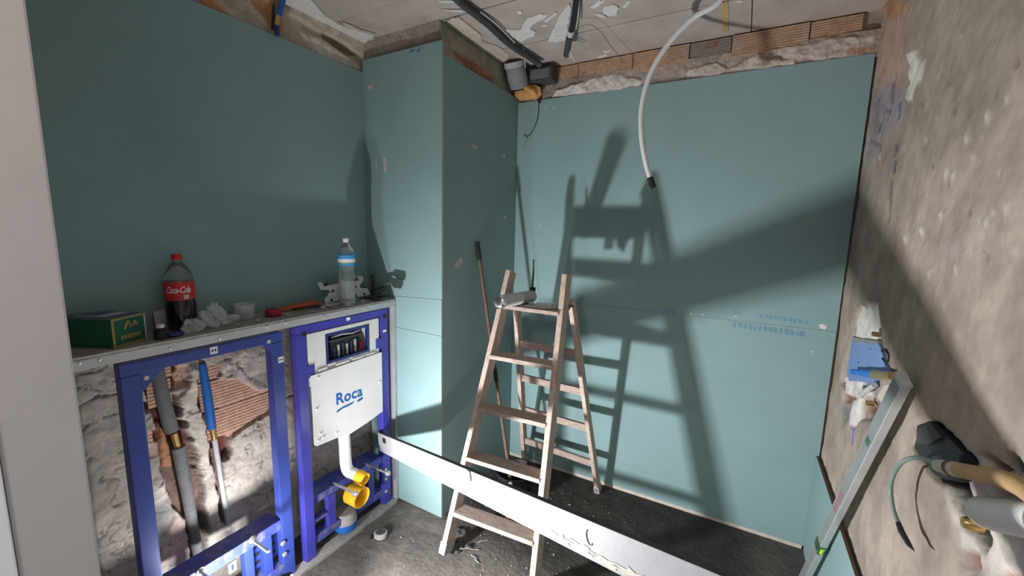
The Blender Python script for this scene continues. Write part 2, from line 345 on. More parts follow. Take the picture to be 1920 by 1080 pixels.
sandy = c6([(700,220),(790,230),(820,600),(850,740),(890,870),(890,950),(760,960),(690,760),(600,640),(620,480),(700,380)])
sandy2 = c7([(740,10),(890,10),(930,150),(820,270),(760,170)])
pale = c6([(1280,30),(1385,90),(1385,230),(1150,300),(1060,220),(960,300),(950,240),(1000,170)])
wl = relief('wall_left', -0.10, 1.56, 0.0, 1.26, 0.005, lambda U, V, H: (XL+H, U, V), 0.0, (0.42, 0.37, 0.33),
    [(pale, 0.006, (0.58, 0.51, 0.45), 0.02, 0.02, 0.004), (sandy, 0.008, (0.58, 0.51, 0.44), 0.012, 0.010, 0.004), (sandy2, 0.006, (0.56, 0.48, 0.42), 0.012, 0.01, 0.004),
     (pink, 0.002, (0.46, 0.35, 0.31), 0.02, 0.02, 0.005), (slab_dk, -0.012, (0.30, 0.275, 0.255), 0.015, 0.02, 0.004),
     (brickR, -0.022, BR, 0.010, 0.012, 0.001), (brickM, -0.022, BR, 0.010, 0.01, 0.001), (brickL, -0.016, (0.42, 0.29, 0.23), 0.012, 0.01, 0.001),
     (stone, 0.016, (0.66, 0.60, 0.54), 0.03, 0.012, 0.006),
     (holeA, -0.045, (0.10, 0.09, 0.085), 0.012, 0.012, 0.004), (holeB, -0.045, DK, 0.010, 0.010, 0.004),
     (chaseA, -0.060, DK, 0.010, 0.012, 0.006), (chaseA2, -0.055, (0.17, 0.11, 0.09), 0.012, 0.014, 0.006), (chaseA3, -0.030, OR, 0.010, 0.006, 0.004),
     (chaseB, -0.060, DK, 0.010, 0.012, 0.006), (chaseB2, -0.040, (0.19, 0.13, 0.11), 0.010, 0.012, 0.005)], 'relief', None, 0.010, 2, 0.4, 0.012)
struct(wl, 'broken masonry wall with pipe chases under the shelf')
# grooved hollow bricks showing through the render
def grooved(x, y0, y1, z0, z1, n, depth=0.003):
    b = B(); h = (z1-z0)/n
    for k in range(n):
        a = z0+k*h; pr = [(x-0.03, a), (x-depth, a), (x-depth, a+h*0.12), (x, a+h*0.20), (x, a+h*0.95), (x-depth, a+h)]
        pr.append((x-0.03, a+h))
        b.prism([(p[0], y0, p[1]) for p in pr], (0, y1-y0, 0))
    return b
for (y0, y1, z0, z1, n) in [(0.625, 0.92, 0.985, 1.115, 9), (0.625, 0.92, 0.850, 0.978, 9), (0.64, 0.92, 0.715, 0.843, 9), (0.452, 0.535, 1.045, 1.150, 7), (0.452, 0.53, 0.935, 1.038, 7), (0.372, 0.455, 0.725, 0.845, 8)]:
    grooved(XL-0.0185, y0, y1, z0, z1, n).build('brick', 'brick', wl)
pan = B().box((-0.0125, JY1, ZSH), (0.0, YC, ZT_LEFT)).build('plasterboard_panel', 'board', wl, bevel=0.0008); pan['label'] = 'tall dark green plasterboard above the shelf'
B().box((-0.10, JY1, 1.255), (-0.0128, YC, 2.46)).build('backing_masonry', 'concrete', wl)
bandL = relief('top_band', -0.10, 1.56, 2.45, 2.70, 0.006, lambda U, V, H: (-0.022+H, U, V), 0.0, (0.46, 0.385, 0.31),
    [(PY([(360,0),(545,0),(525,58),(500,68),(440,38)], -0.02), -0.004, (0.52, 0.25, 0.11), 0.012, 0.02, 0.004),
     (PY([(400,0),(470,0),(510,60),(560,90),(530,100),(450,48)], -0.02), 0.004, (0.52, 0.44, 0.37), 0.02, 0.02, 0.006),
     (PY([(545,0),(640,52),(690,85),(680,108),(620,75),(540,28)], -0.02), 0.016, (0.66, 0.57, 0.47), 0.012, 0.006, 0.003),
     (PY([(560,60),(600,72),(650,105),(680,132),(640,125),(585,100)], -0.02), 0.010, (0.62, 0.56, 0.49), 0.012, 0.012, 0.008),
     (PY([(600,62),(640,80),(672,108),(650,103),(615,80)], -0.02), -0.008, (0.22, 0.16, 0.11), 0.01, 0.01, 0.003)], 'relief', wl, 0.006, 4, 0.2)
cov = B(); cov.prism(rough([(x, y, 2.676) for x, y in [(-0.01, 0.85), (0.12, 0.95), (0.13, 1.12), (0.06, 1.24), (0.045, 1.36), (0.12, 1.5), (-0.01, 1.55)]], 6, 0.006), (0, 0, -0.012)); cov.build('plaster_ledge', 'white_plaster', wl)
for q in [(130, 32), (392, 340), (360, 14)]:
    pass

# wall_column: boxed-in pillar
wc = B().box((-0.04, YC+0.028, 0.0), (WC-0.028, YB+0.05, ZCEIL+0.02)).build('wall_column', 'concrete'); struct(wc, 'boxed pillar in the corner clad in green plasterboard')
def panel(parent, lo_, hi_, ax, label=None, edge='gypsum'):
    b = B().box(lo_, hi_); 
    for i, f in enumerate(b.f):
        vs = [b.v[k] for k in f]; b.mi[i] = 0 if len({v[ax] for v in vs}) == 1 else 1
    o = b.build('plasterboard_panel', ['board', edge], parent, bevel=0.0)
    if label: o['label'] = label
    return o
g = 0.0012
pf1 = B()
pf1.prism([(0.001, YC, 1.262), (WC+0.004, YC, 1.283), (WC+0.004, YC, ZT_COLF), (0.001, YC, ZT_COLF-0.005)], (0, 0.0125, 0), 0, 1)
pf1 = pf1.build('plasterboard_panel', ['board', 'gypsum'], wc); pf1['label'] = 'upper board on the front of the pillar'
pf2 = B().prism([(0.001, YC+0.003, 1.09), (WC, YC+0.003, 1.082), (WC, YC+0.003, 1.280), (0.001, YC+0.003, 1.259)], (0, 0.0125, 0), 0, 1).build('plasterboard_panel', ['board', 'gypsum'], wc)
pf3 = B().prism([(0.001, YC+0.002, 0.012), (WC, YC+0.002, 0.004), (WC, YC+0.002, 1.080), (0.001, YC+0.002, 1.088)], (0, 0.0125, 0), 0, 1).build('plasterboard_panel', ['board', 'gypsum'], wc)
ps1 = panel(wc, (WC-0.0125, YC+0.014, 2.128), (WC, YB-0.001, ZT_COLS), 0); ps2 = panel(wc, (WC-0.0125, YC+0.0135, 0.006), (WC, YB-0.001, 2.127), 0)
relief('top_band', YC+0.02, YB+0.02, 2.48, 2.70, 0.008, lambda U, V, H: (WC-0.026+H, U, V), 0.0, (0.36, 0.315, 0.26),
    [(PY([(850,95),(880,110),(930,150),(900,150),(868,120)], WC-0.02), 0.003, (0.34, 0.15, 0.08), 0.02, 0.02, 0.004)], 'relief', wc, 0.008, 12, 0.3)
relief('top_band', -0.02, WC-0.024, 2.52, 2.70, 0.008, lambda U, V, H: (U, YC+0.026-H, V), 0.0, (0.40, 0.35, 0.30),
    [(PX([(690,100),(830,62),(830,80),(690,112)], YC), -0.002, (0.25, 0.22, 0.19), 0.02, 0.01, 0.002)], 'relief', wc, 0.006, 13, 0.2)

# wall_back
wb = relief('wall_back', WC-0.05, WR+0.08, 0.0, 2.70, 0.012, lambda U, V, H: (U, YB+0.030-H, V), 0.0, (0.36, 0.29, 0.24), [], 'relief', None, 0.008, 20, 0.25)
struct(wb, 'back wall clad in green plasterboard below a strip of broken brick')
pb1 = panel(wb, (WC+0.001, YB, 1.2008), (WR+0.001, YB+0.0125, ZT_BACK), 1, 'upper green board on the back wall'); pb2 = panel(wb, (WC+0.001, YB+0.001, 0.022), (WR+0.001, YB+0.0135, 1.1995), 1, 'lower green board on the back wall')
B().box((WC, YB+0.003, 0.0), (WR-0.02, YB+0.03, 0.0218)).build('mortar_strip', 'cream', wb)
# exposed bricks and render lumps over the board
def bricks_back(x0, x1, z0, z1, m, dy, n=9):
    b = B(); h = (z1-z0)/n; y = YB+0.012-dy
    for k in range(n):
        a = z0+k*h; pr = [(y+0.05, a), (y+0.004, a), (y+0.004, a+h*0.2), (y, a+h*0.3), (y, a+h*0.92), (y+0.004, a+h), (y+0.05, a+h)]
        b.prism([(x0, p[0], p[1]) for p in pr], (x1-x0, 0, 0))
    return b.build('brick', m, wb)
xb = 0.66
for i, wdt in enumerate([0.30, 0.33, 0.30, 0.20, 0.33, 0.20]):
    bricks_back(xb, xb+wdt-0.006, 2.562+0.004*(i % 2), 2.668, 'brick_orange' if i != 3 else 'concrete', [0.0, 0.004, 0.007, 0.001, 0.008, 0.0][i]); xb += wdt
LUMP = B()
relief('render_band', WC, WR+0.03, 2.47, 2.590, 0.005, lambda U, V, H: (U, YB+0.012-H, V), 0.004, (0.36, 0.30, 0.26),
    [(PX([(1040,170),(1100,150),(1150,138),(1205,150),(1200,160),(1120,172),(1035,182)], YB), 0.016, (0.66, 0.60, 0.56), 0.014, 0.012, 0.012),
     (PX([(1290,132),(1345,115),(1365,128),(1350,140),(1290,142)], YB), 0.012, (0.58, 0.51, 0.45), 0.01, 0.01, 0.010),
     (PX([(1365,130),(1420,100),(1440,112),(1490,110),(1490,120),(1400,128)], YB), 0.016, (0.56, 0.49, 0.42), 0.01, 0.012, 0.012),
     (PX([(1440,95),(1550,72),(1640,70),(1640,100),(1560,108),(1480,112)], YB), 0.014, (0.55, 0.48, 0.43), 0.012, 0.014, 0.012),
     (PX([(1590,92),(1640,85),(1640,102),(1590,104)], YB), 0.012, (0.40, 0.24, 0.18), 0.012, 0.012, 0.006),
     (PX([(1210,150),(1290,140),(1290,148),(1210,156)], YB), 0.004, (0.22, 0.20, 0.17), 0.01, 0.01, 0.004)], 'relief', wb, 0.010, 22, 0.3)

# wall_right: old plaster, chases around the mixer and the hole with the pipes
XR = WR+0.012
r_ = lambda pix: PY(pix, XR)
k3 = lambda pts: crop(pts, 1640, 760, 3.375)
k5 = lambda pts: crop(pts, 1480, 560, 3.175)
kp = lambda pts: crop(pts, 1560, 0, 3.6)
WHT, PNK, LIL = (0.72, 0.68, 0.64), (0.42, 0.30, 0.24), (0.30, 0.265, 0.285)
regs = [
    (r_(kp([(330,150),(520,60),(520,480),(420,640),(300,600),(290,400)])), 0.0, (0.46, 0.33, 0.25), 0.10, 0.03, 0.002),
    (r_(kp([(330,30),(400,0),(530,0),(490,90),(430,150),(370,120)])), 0.004, (0.48, 0.27, 0.15), 0.03, 0.02, 0.006),
    (r_(kp([(290,640),(420,550),(480,700),(440,830),(300,870),(250,800)])), -0.003, LIL, 0.06, 0.03, 0.004),
    (r_(kp([(215,1080),(230,940),(330,900),(320,1080)])), -0.003, (0.33, 0.30, 0.30), 0.05, 0.03, 0.004),
    (r_(kp([(440,690),(460,690),(450,800),(430,820)])), -0.008, (0.13, 0.12, 0.17), 0.012, 0.01, 0.002),
    (r_(kp([(355,730),(395,740),(385,770),(350,750)])), -0.008, (0.15, 0.13, 0.18), 0.012, 0.01, 0.002),
    (r_(kp([(395,560),(420,560),(410,690),(385,690)])), -0.006, (0.20, 0.17, 0.20), 0.012, 0.01, 0.002),
    (r_(kp([(298,660),(316,660),(310,705),(296,705)])), -0.006, (0.2, 0.17, 0.19), 0.012, 0.01, 0.002),
    (r_(kp([(310,830),(328,830),(316,895),(300,895)])), -0.006, (0.2, 0.16, 0.15), 0.012, 0.01, 0.002),
    (r_(kp([(255,930),(290,960),(330,980),(320,1040),(300,1000),(255,965)])), -0.006, (0.22, 0.18, 0.18), 0.012, 0.01, 0.002),
    (r_(kp([(420,960),(455,970),(440,1010),(410,1060)])), -0.006, (0.18, 0.15, 0.19), 0.012, 0.01, 0.002),
    (r_([(1674,300),(1681,300),(1679,322),(1672,324)]), -0.008, (0.10, 0.11, 0.17), 0.01, 0.006, 0.002),
    (r_([(1668,340),(1674,345),(1669,410),(1665,412)]), -0.006, (0.22, 0.17, 0.16), 0.01, 0.006, 0.001),
    (r_(kp([(510,360),(545,338),(580,350),(600,385),(642,410),(615,540),(570,600),(540,690),(502,672),(515,610),(545,560),(522,510),(538,460),(520,400)])), 0.007, (0.66, 0.62, 0.57), 0.012, 0.010, 0.002),
    # chase of the mixer
    (r_([(1600,598),(1612,578),(1630,565),(1645,548),(1650,640),(1668,690),(1690,712),(1655,760),(1650,790),(1615,785),(1600,808),(1592,792),(1590,745),(1575,715),(1580,690),(1596,635)]), -0.020, (0.40, 0.33, 0.29), 0.012, 0.008, 0.003),
    (r_([(1600,600),(1614,577),(1640,566),(1643,585),(1632,645),(1598,640)]), -0.010, WHT, 0.010, 0.012, 0.006),
    (r_([(1580,708),(1598,690),(1622,720),(1628,735),(1606,748),(1585,738)]), -0.004, WHT, 0.012, 0.012, 0.008),
    (r_(k5([(365,600),(412,590),(405,760),(385,770),(352,735)])), -0.004, WHT, 0.010, 0.008, 0.006),
    (r_(k5([(430,630),(520,600),(532,680),(505,720),(455,690)])), -0.035, (0.17, 0.085, 0.05), 0.012, 0.010, 0.004),
    (r_(k5([(325,570),(380,585),(365,620),(320,615)])), -0.02, (0.25, 0.14, 0.10), 0.012, 0.010, 0.004),
    (r_(k5([(372,765),(390,765),(378,870),(368,870)])), -0.004, (0.10, 0.16, 0.40), 0.01, 0.004, 0.002),
    (r_(k5([(310,620),(365,630),(345,740),(300,750)])), -0.006, (0.30, 0.27, 0.25), 0.03, 0.02, 0.004),
    # hole with the drain pipes
    (r_(k3([(480,215),(560,290),(600,320),(945,340),(945,1080),(560,1080),(520,900),(470,750),(430,480),(545,330)])), -0.012, (0.58, 0.53, 0.48), 0.02, 0.02, 0.012),
    (r_(k3([(560,430),(740,500),(760,560),(600,600),(530,520)])), -0.010, (0.60, 0.50, 0.50), 0.02, 0.02, 0.012),
    (r_(k3([(640,330),(760,340),(780,380),(740,420),(660,380)])), -0.040, (0.18, 0.08, 0.05), 0.012, 0.012, 0.004),
    (r_(k3([(740,510),(850,520),(840,560),(750,550)])), -0.040, (0.14, 0.07, 0.05), 0.012, 0.012, 0.004),
    (r_(k3([(810,300),(860,290),(905,370),(850,400),(800,420)])), -0.030, (0.11, 0.10, 0.09), 0.014, 0.012, 0.004),
    (r_(k3([(525,905),(600,930),(605,1010),(550,1015)])), -0.030, (0.22, 0.10, 0.07), 0.012, 0.012, 0.004),
    (r_(k3([(750,1040),(850,1040),(860,1080),(790,1080)])), -0.020, (0.30, 0.13, 0.09), 0.012, 0.012, 0.004),
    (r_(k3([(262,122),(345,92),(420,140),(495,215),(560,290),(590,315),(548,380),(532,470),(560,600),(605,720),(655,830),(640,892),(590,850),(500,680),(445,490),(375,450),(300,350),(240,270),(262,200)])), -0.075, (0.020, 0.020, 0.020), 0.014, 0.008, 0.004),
]
regs += [(r_([(1760+dx, 140+dy), (1764+dx, 138+dy), (1762+dx, 150+dy)]), 0.004, (0.66, 0.61, 0.55), 0.016, 0.01, 0.001) for dx, dy in [(0, 0), (80, 110), (110, 180), (75, 270), (60, 330), (30, 360), (130, 40), (-20, 370)]]
kq = lambda x, y: (1240+x/1.928, y/1.928)
for i, (x, y, s_) in enumerate([(1030,630,9),(1185,420,8),(1130,570,9),(1250,770,13),(1205,760,10),(1185,800,8),(940,840,9),(885,860,7),(960,510,7),(1090,120,6),(1110,490,7),(1060,640,6),(1010,780,8),(1290,910,6),(790,575,6)]):
    a, b_ = kq(x, y); regs.append((r_([(a-s_*.35, b_-s_*.6), (a+s_*.4, b_-s_), (a+s_*.5, b_+s_*.3), (a-s_*.2, b_+s_)]), 0.005, (0.60, 0.55, 0.50), 0.016, 0.016, 0.003))
for x, y, s_ in [(1160,480,5),(940,380,6),(1115,770,5),(1180,930,5),(980,600,4),(1060,400,5),(1040,660,5),(1290,230,5),(1165,905,4),(770,990,5),(830,660,6),(825,760,5),(1210,345,5)]:
    a, b_ = kq(x, y); regs.append((r_([(a-s_*.4, b_-s_), (a+s_*.4, b_-s_*.6), (a+s_*.3, b_+s_), (a-s_*.3, b_+s_*.6)]), -0.008, (0.16, 0.13, 0.10), 0.012, 0.010, 0.002))
for x, y, s_, cc_ in [(1180,350,40,(0.33,0.28,0.21)),(1060,900,45,(0.44,0.37,0.34)),(1230,640,40,(0.42,0.34,0.28)),(1000,250,50,(0.36,0.31,0.25)),(1250,130,40,(0.34,0.30,0.25)),(1000,480,30,(0.34,0.28,0.22)),(900,960,40,(0.42,0.33,0.29)),(1090,560,35,(0.44,0.36,0.31))]:
    a, b_ = kq(x, y); s_ /= 1.9; regs.insert(0, (r_([(a-s_*.6, b_-s_), (a+s_*.7, b_-s_*.8), (a+s_*.6, b_+s_), (a-s_*.7, b_+s_*.9)]), 0.001, cc_, 0.10, 0.05, 0.003))
wr = relief('wall_right', -0.05, 2.36, 0.0, 2.70, 0.0085, lambda U, V, H: (XR-H, U, V), 0.0, (0.385, 0.318, 0.264), regs, 'plaster_wall', None, 0.006, 30, 0.34)
struct(wr, 'bare plaster wall with chases and broken patches')
b = B().box((WR-0.012, 0.0, 0.0), (WR, YB-0.002, ZSTRIP)); b.mi = [1, 1, 1, 0, 1, 0]
for i, f in enumerate(b.f): b.mi[i] = 0 if len({b.v[k][0] for k in f}) == 1 else 1
b.build('plasterboard_panel', ['board', 'brown_edge'], wr)['label'] = 'low strip of green board with brown cut edge'

# ceiling of concrete planks
cl = B().box((-0.08, -1.6, ZCEIL+0.012), (2.46, 2.42, ZCEIL+0.06)).build('ceiling', 'concrete'); struct(cl, 'bare concrete plank ceiling')
seams = [-0.10, 0.40, 0.86, 1.33, 1.555, 1.972, 2.42]
for i in range(len(seams)-1):
    xs_ = [-0.06, 2.45] if i != 5 else [-0.06, 1.87, 2.45]
    for j in range(len(xs_)-1):
        bb = B().box((xs_[j]+0.002, seams[i]+0.0035, ZCEIL-0.003*((i*7) % 3)*0.6), (xs_[j+1]-0.002, seams[i+1]-0.0035, ZCEIL+0.014)); bb.build('ceiling_plank', 'ceiling', cl, bevel=0.002)
def splash(pix, z=ZCEIL-0.0035, m='white_plaster', amp=0.006, th=0.005):
    o = B().prism(rough([hz(a, b_, z) for a, b_ in pix], 5, amp), (0, 0, -th)).build('plaster_splash', m, cl); return o
c4 = lambda pts: crop(pts, 820, 0, 4.5)
splash(c4([(1030,130),(1110,30),(1130,60),(1100,240),(1090,330),(1000,350),(935,345),(970,250)]))
splash(c4([(570,240),(690,250),(760,150),(860,115),(940,115),(900,150),(800,200),(780,245),(830,260),(820,300),(760,320),(700,350),(640,310),(600,270)]))
splash(c4([(672,88),(710,84),(712,108),(680,114)]), amp=0.002)
splash(c4([(880,205),(930,202),(930,214),(880,215)]), amp=0.002); splash(c4([(900,170),(1000,95),(1010,110),(920,182)]), amp=0.002)
splash(c4([(1290,60),(1350,0),(1410,0),(1340,60)])); splash(c4([(1400,60),(1480,30),(1530,50),(1510,120),(1450,130),(1400,110)]))
splash(c4([(1560,55),(1610,0),(1630,0),(1590,55)]), amp=0.002); splash(c4([(1310,110),(1390,115),(1440,145),(1380,135)]), amp=0.003)
splash(c4([(80,170),(180,140),(370,290),(370,340),(520,390),(600,450),(590,510),(540,525),(350,390),(200,280)]), m='cream', amp=0.008)
splash(c4([(0,0),(130,0),(150,15),(40,18)]), amp=0.003); splash(c4([(20,78),(200,80),(250,95),(140,88)]), amp=0.002)
splash(crop([(0,120),(60,140),(180,195),(190,220),(150,250),(130,235),(60,180)], 640, 0, 3.0), m='cream', amp=0.006)
splash([(1255,72),(1262,72),(1262,95),(1255,95)], m='cream', amp=0.004) if False else None
splash(c4([(1390,425),(1470,420),(1430,440)]), amp=0.003); splash(c4([(1350,480),(1420,455),(1440,462),(1380,485)]), amp=0.003); splash(c4([(1560,475),(1620,452),(1625,460),(1580,482)]), amp=0.003)
splash([(1352,4),(1365,2),(1366,58),(1355,58)], m='tan', amp=0.006, th=0.003); splash([(1375,0),(1393,0),(1388,4)], amp=0.003)

# wall_front with the doorway the picture is taken from
wf = B().box((-0.10, JY0, 0.0), (JX, JY1, ZCEIL)).build('wall_front', 'jamb', bevel=0.003); struct(wf, 'smooth pale door jamb beside the shelf')
B().box((2.08, JY0, 0.0), (2.45, JY1, ZCEIL)).build('wall_segment', 'jamb', wf); B().box((JX, JY0, 2.12), (2.08, JY1, ZCEIL)).build('lintel', 'jamb', wf)
t1 = B().box((JX-0.07, JY0-0.03, 0.0), (JX+0.004, JY0-0.001, 2.16)).build('trim_1', 'trim', bevel=0.002); struct(t1, 'bright white door casing strip')

# small marks on the boards
def smear(parent, pix, ax, v, ext, m='gypsum', amp=0.002, name='filler_smear'):
    return B().prism(rough([hit(a, b_, ax, v) for a, b_ in pix], 4, amp), ext).build(name, m, parent)
for pix in [[(719,297),(722,294),(725,305),(724,322),(721,323)], [(704,300),(706,296),(707,316),(705,322)], [(716,158),(718,157),(717,165)], [(690,160),(698,157),(699,166),(691,167)]]:
    smear(wc, pix, 1, YC, (0, -0.0008, 0), amp=0.001)
for pix in [[(882,271),(890,270),(896,276),(890,279)], [(941,290),(948,290),(946,300)], [(919,283),(926,285),(921,287)], [(853,495),(864,482),(868,490),(861,502),(854,502)], [(944,404),(951,405),(947,411)], [(835,254),(844,257),(838,257)]]:
    smear(wc, pix, 0, WC, (0.0008, 0, 0), amp=0.001)
for pix, mm in [([(1535,609),(1543,607),(1551,612),(1547,618),(1538,616)], 'white_plaster'), ([(1375,592),(1383,593),(1380,595)], 'white_plaster'), ([(1012,417),(1015,420),(1013,428)], 'gypsum'), ([(1521,658),(1526,659),(1523,662)], 'white_plaster'), ([(1293,587),(1298,588),(1295,592)], 'white_plaster'), ([(1316,588),(1320,590),(1317,593)], 'white_plaster'), ([(1018,202),(1024,200),(1021,206)], 'gypsum'), ([(1034,201),(1043,199),(1038,203)], 'gypsum')]:
    smear(wb, pix, 1, YB, (0, -0.0008, 0), mm, 0.001)
for (x0, x1, y0, sl, hgt) in [(1376, 1390, 582, 0.15, 8), (1424, 1512, 588, 0.14, 7), (1374, 1510, 604, 0.14, 9), (1246, 1262, 578, 0.14, 9)]:
    x = x0
    while x < x1:
        wdt = random.uniform(4, 8); yy = y0+(x-x0)*sl
        smear(wb, [(x, yy), (x+wdt, yy+wdt*sl), (x+wdt, yy+wdt*sl+hgt), (x, yy+hgt)], 1, YB, (0, -0.0004, 0), 'ink', 0.0025, 'printed_mark'); x += wdt+random.uniform(2, 5)
for q in [(770, 92), (782, 90), (765, 96), (778, 95)]:
    smear(wc, [(q[0], q[1]), (q[0]+8, q[1]-2), (q[0]+9, q[1]+4), (q[0]+1, q[1]+5)], 1, YC, (0, -0.0004, 0), 'ink', 0.001, 'printed_mark')

# ================================================================== SHELF
sh = thing('ledge_shelf', (XS/2, 0.75, 0.0), 'long narrow ledge shelf with galvanised steel front edge above the blue frames', 'shelf')
b = B(); ny = 60; top = []
for i in range(ny+1):
    y = JY1+0.002+(YC-0.003-JY1)*i/ny; e = XS-0.004+random.uniform(-0.005, 0.0015)
    top.append((e, y))
b.prism([(0.001, JY1+0.002, ZSH-0.012)] + [(x, y, ZSH-0.012) for x, y in top] + [(0.001, YC-0.001, ZSH-0.012)], (0, 0, 0.012), 0, 1)
b.build('top_board', ['shelf_board', 'white_plaster'], sh)
fp = B().box((XS-0.0015, JY1+0.002, ZSB), (XS, YC-0.001, ZSH-0.009)).box((XS-0.04, JY1+0.002, ZSB), (XS-0.0015, YC-0.001, ZSB+0.0015)).build('front_profile', 'galv', sh)
B().box((XS, JY1+0.002, ZSB-0.002), (XS+0.0015, 0.235, ZSH-0.010)).build('splice_plate', 'galv', sh)
for py in (0.215, 0.26, 0.44, 0.60, 0.78, 0.86, 1.05, 1.30):
    B().lathe((XS, py, 1.231+0.006*math.sin(py*9)), [(0.005, 0.0), (0.005, 0.002), (0.002, 0.004)], 10, (1, 0, 0)).build('screw', 'steel', fp)
B().box((XS-0.048, YC-0.016, 0.0), (XS, YC-0.0145, ZSB)).box((XS-0.0015, YC-0.014, 0.0), (XS, YC-0.0005, ZSB)).build('end_stud', 'galv', sh)
b = B(); 
ed = [(XS+0.010+0.012*float(vn(np.array([i*0.7]), np.array([3.0]))[0])-0.006, (YC-0.02)*i/40) for i in range(41)]
b.prism([(XS-0.055, 0.0, 0.0)]+[(x, y, 0.0) for x, y in ed]+[(XS-0.055, YC-0.02, 0.0)], (0, 0, 0.014))
b.build('floor_track', 'cream' if False else 'shelf_board', sh)

# ================================================================== INSTALLATION FRAMES
FX0, FX1 = 0.155, 0.200
def prect(y0, y1, z0, z1, x, t=0.0006): return B().box((x, y0, z0), (x+t, y1, z1))
bf = thing('bidet_frame', (0.18, 0.58, 0.0), 'empty blue steel mounting frame in front of broken brick and two pipes', 'mounting frame')
B().box((FX0, 0.308, 0.0145), (FX1, 0.362, 1.155)).build('upright', 'blue', bf, bevel=0.004)
B().box((FX0, 0.802, 0.0145), (FX1, 0.857, 1.155)).build('upright', 'blue', bf, bevel=0.004)
B().box((FX0, 0.308, 1.155), (FX1, 0.857, 1.196)).build('top_rail', 'blue', bf, bevel=0.003)
B().prism([(FX1-0.004, 0.362, 1.158), (FX1-0.004, 0.43, 1.158), (FX1-0.004, 0.362, 1.09)], (0.003, 0, 0)).build('corner_gusset', 'blue', bf)
B().prism([(FX1-0.004, 0.802, 1.158), (FX1-0.004, 0.765, 1.158), (FX1-0.004, 0.802, 1.11)], (0.003, 0, 0)).build('corner_gusset', 'blue', bf)
for y, z in ((0.375, 1.135), (0.795, 1.165)):
    B().lathe((FX1-0.001, y, z), [(0.008, 0), (0.008, 0.002)], 12, (1, 0, 0)).build('bolt_hole', 'cream', bf)
rl = B().box((0.10, 0.362, 0.275), (FX1-0.004, 0.802, 0.325)).build('cross_rail', 'rail_dust', bf, bevel=0.003)
B().box((0.11, 0.362, 0.06), (FX1-0.004, 0.802, 0.095)).build('cross_rail', 'rail_dust', bf, bevel=0.003)
for y in (0.50, 0.66, 0.74):
    B().box((0.155, y-0.018, 0.095), (FX1-0.008, y+0.018, 0.275)).build('strut', 'blue', bf, bevel=0.002)
mp = B().box((0.150, 0.69, 0.13), (0.156, 0.80, 0.27)).build('slotted_plate', 'blue', bf)
for z in (0.16, 0.20, 0.24): B().box((0.1562, 0.70, z-0.008), (0.157, 0.79, z+0.008)).build('slot', 'black', mp)
for y, ln in ((0.672, 0.125), (0.478, 0.125)):
    rd = B().tube([(0.17, y, 0.318), (0.20+ln, y-0.004, 0.316)], 0.0065, 10).build('threaded_rod', 'steel', bf, True)
    B().lathe((0.199, y, 0.318), [(0.016, 0), (0.016, 0.006), (0.011, 0.007), (0.011, 0.016)], 12, (1, 0, 0)).build('nut', 'steel', rd)
B().lathe((0.2005, 0.80, 0.21), [(0.012, 0), (0.012, 0.008), (0.007, 0.012)], 12, (1, 0, 0)).build('bolt', 'steel', bf); B().lathe((0.2005, 0.805, 0.15), [(0.012, 0), (0.012, 0.008), (0.007, 0.012)], 12, (1, 0, 0)).build('bolt', 'steel', bf)
def sticker(parent, px, py, w_, h_, bow=True):
    p = hx(px, py, FX1+0.0004); y, z = p[1], p[2]
    s_ = prect(y-w_/2, y+w_/2, z-h_/2, z+h_/2, FX1+0.0003).build('sticker', 'white', parent)
    if bow:
        x = FX1+0.0010; q = B(); q.prism([(x, y-w_*.3, z-h_*.25), (x, y, z), (x, y-w_*.3, z+h_*.25)], (0.0003, 0, 0)); q.prism([(x, y+w_*.3, z-h_*.25), (x, y+w_*.3, z+h_*.25), (x, y, z)], (0.0003, 0, 0)); q.build('bow_mark', 'black', s_)
    return s_
sticker(bf, 401, 657, 0.026, 0.028); sticker(bf, 526.5, 674.5, 0.024, 0.026)
s0 = prect(0.575, 0.605, 0.225, 0.268, FX1-0.0035).build('sticker', 'white', bf); prect(0.585, 0.595, 0.232, 0.26, FX1-0.0025).build('digit', 'navy', s0)

cf = thing('cistern_frame', (0.18, 1.20, 0.0), 'violet blue steel toilet frame holding a white concealed cistern beside the pillar', 'mounting frame')
B().box((FX0, 0.916, 0.0145), (FX1, 0.968, 1.165)).build('upright', 'purple_blue', cf, bevel=0.004)
B().box((FX0, 1.422, 0.0145), (FX1, 1.474, 1.165)).build('upright', 'purple_blue', cf, bevel=0.004)
B().box((FX0, 0.916, 1.165), (FX1, 1.474, 1.203)).build('top_rail', 'purple_blue', cf, bevel=0.003)
for y in (0.958, 1.452): B().lathe((FX1, y, 1.163), [(0.012, 0), (0.012, 0.0015)], 14, (1, 0, 0)).build('bolt_hole', 'black', cf)
B().box((FX1-0.004, 0.966, 0.945), (FX1+0.001, 1.004, 1.005)).build('side_bracket', 'purple_blue', cf, bevel=0.002); B().box((FX1-0.004, 1.385, 0.985), (FX1+0.001, 1.424, 1.04)).build('side_bracket', 'purple_blue', cf, bevel=0.002)
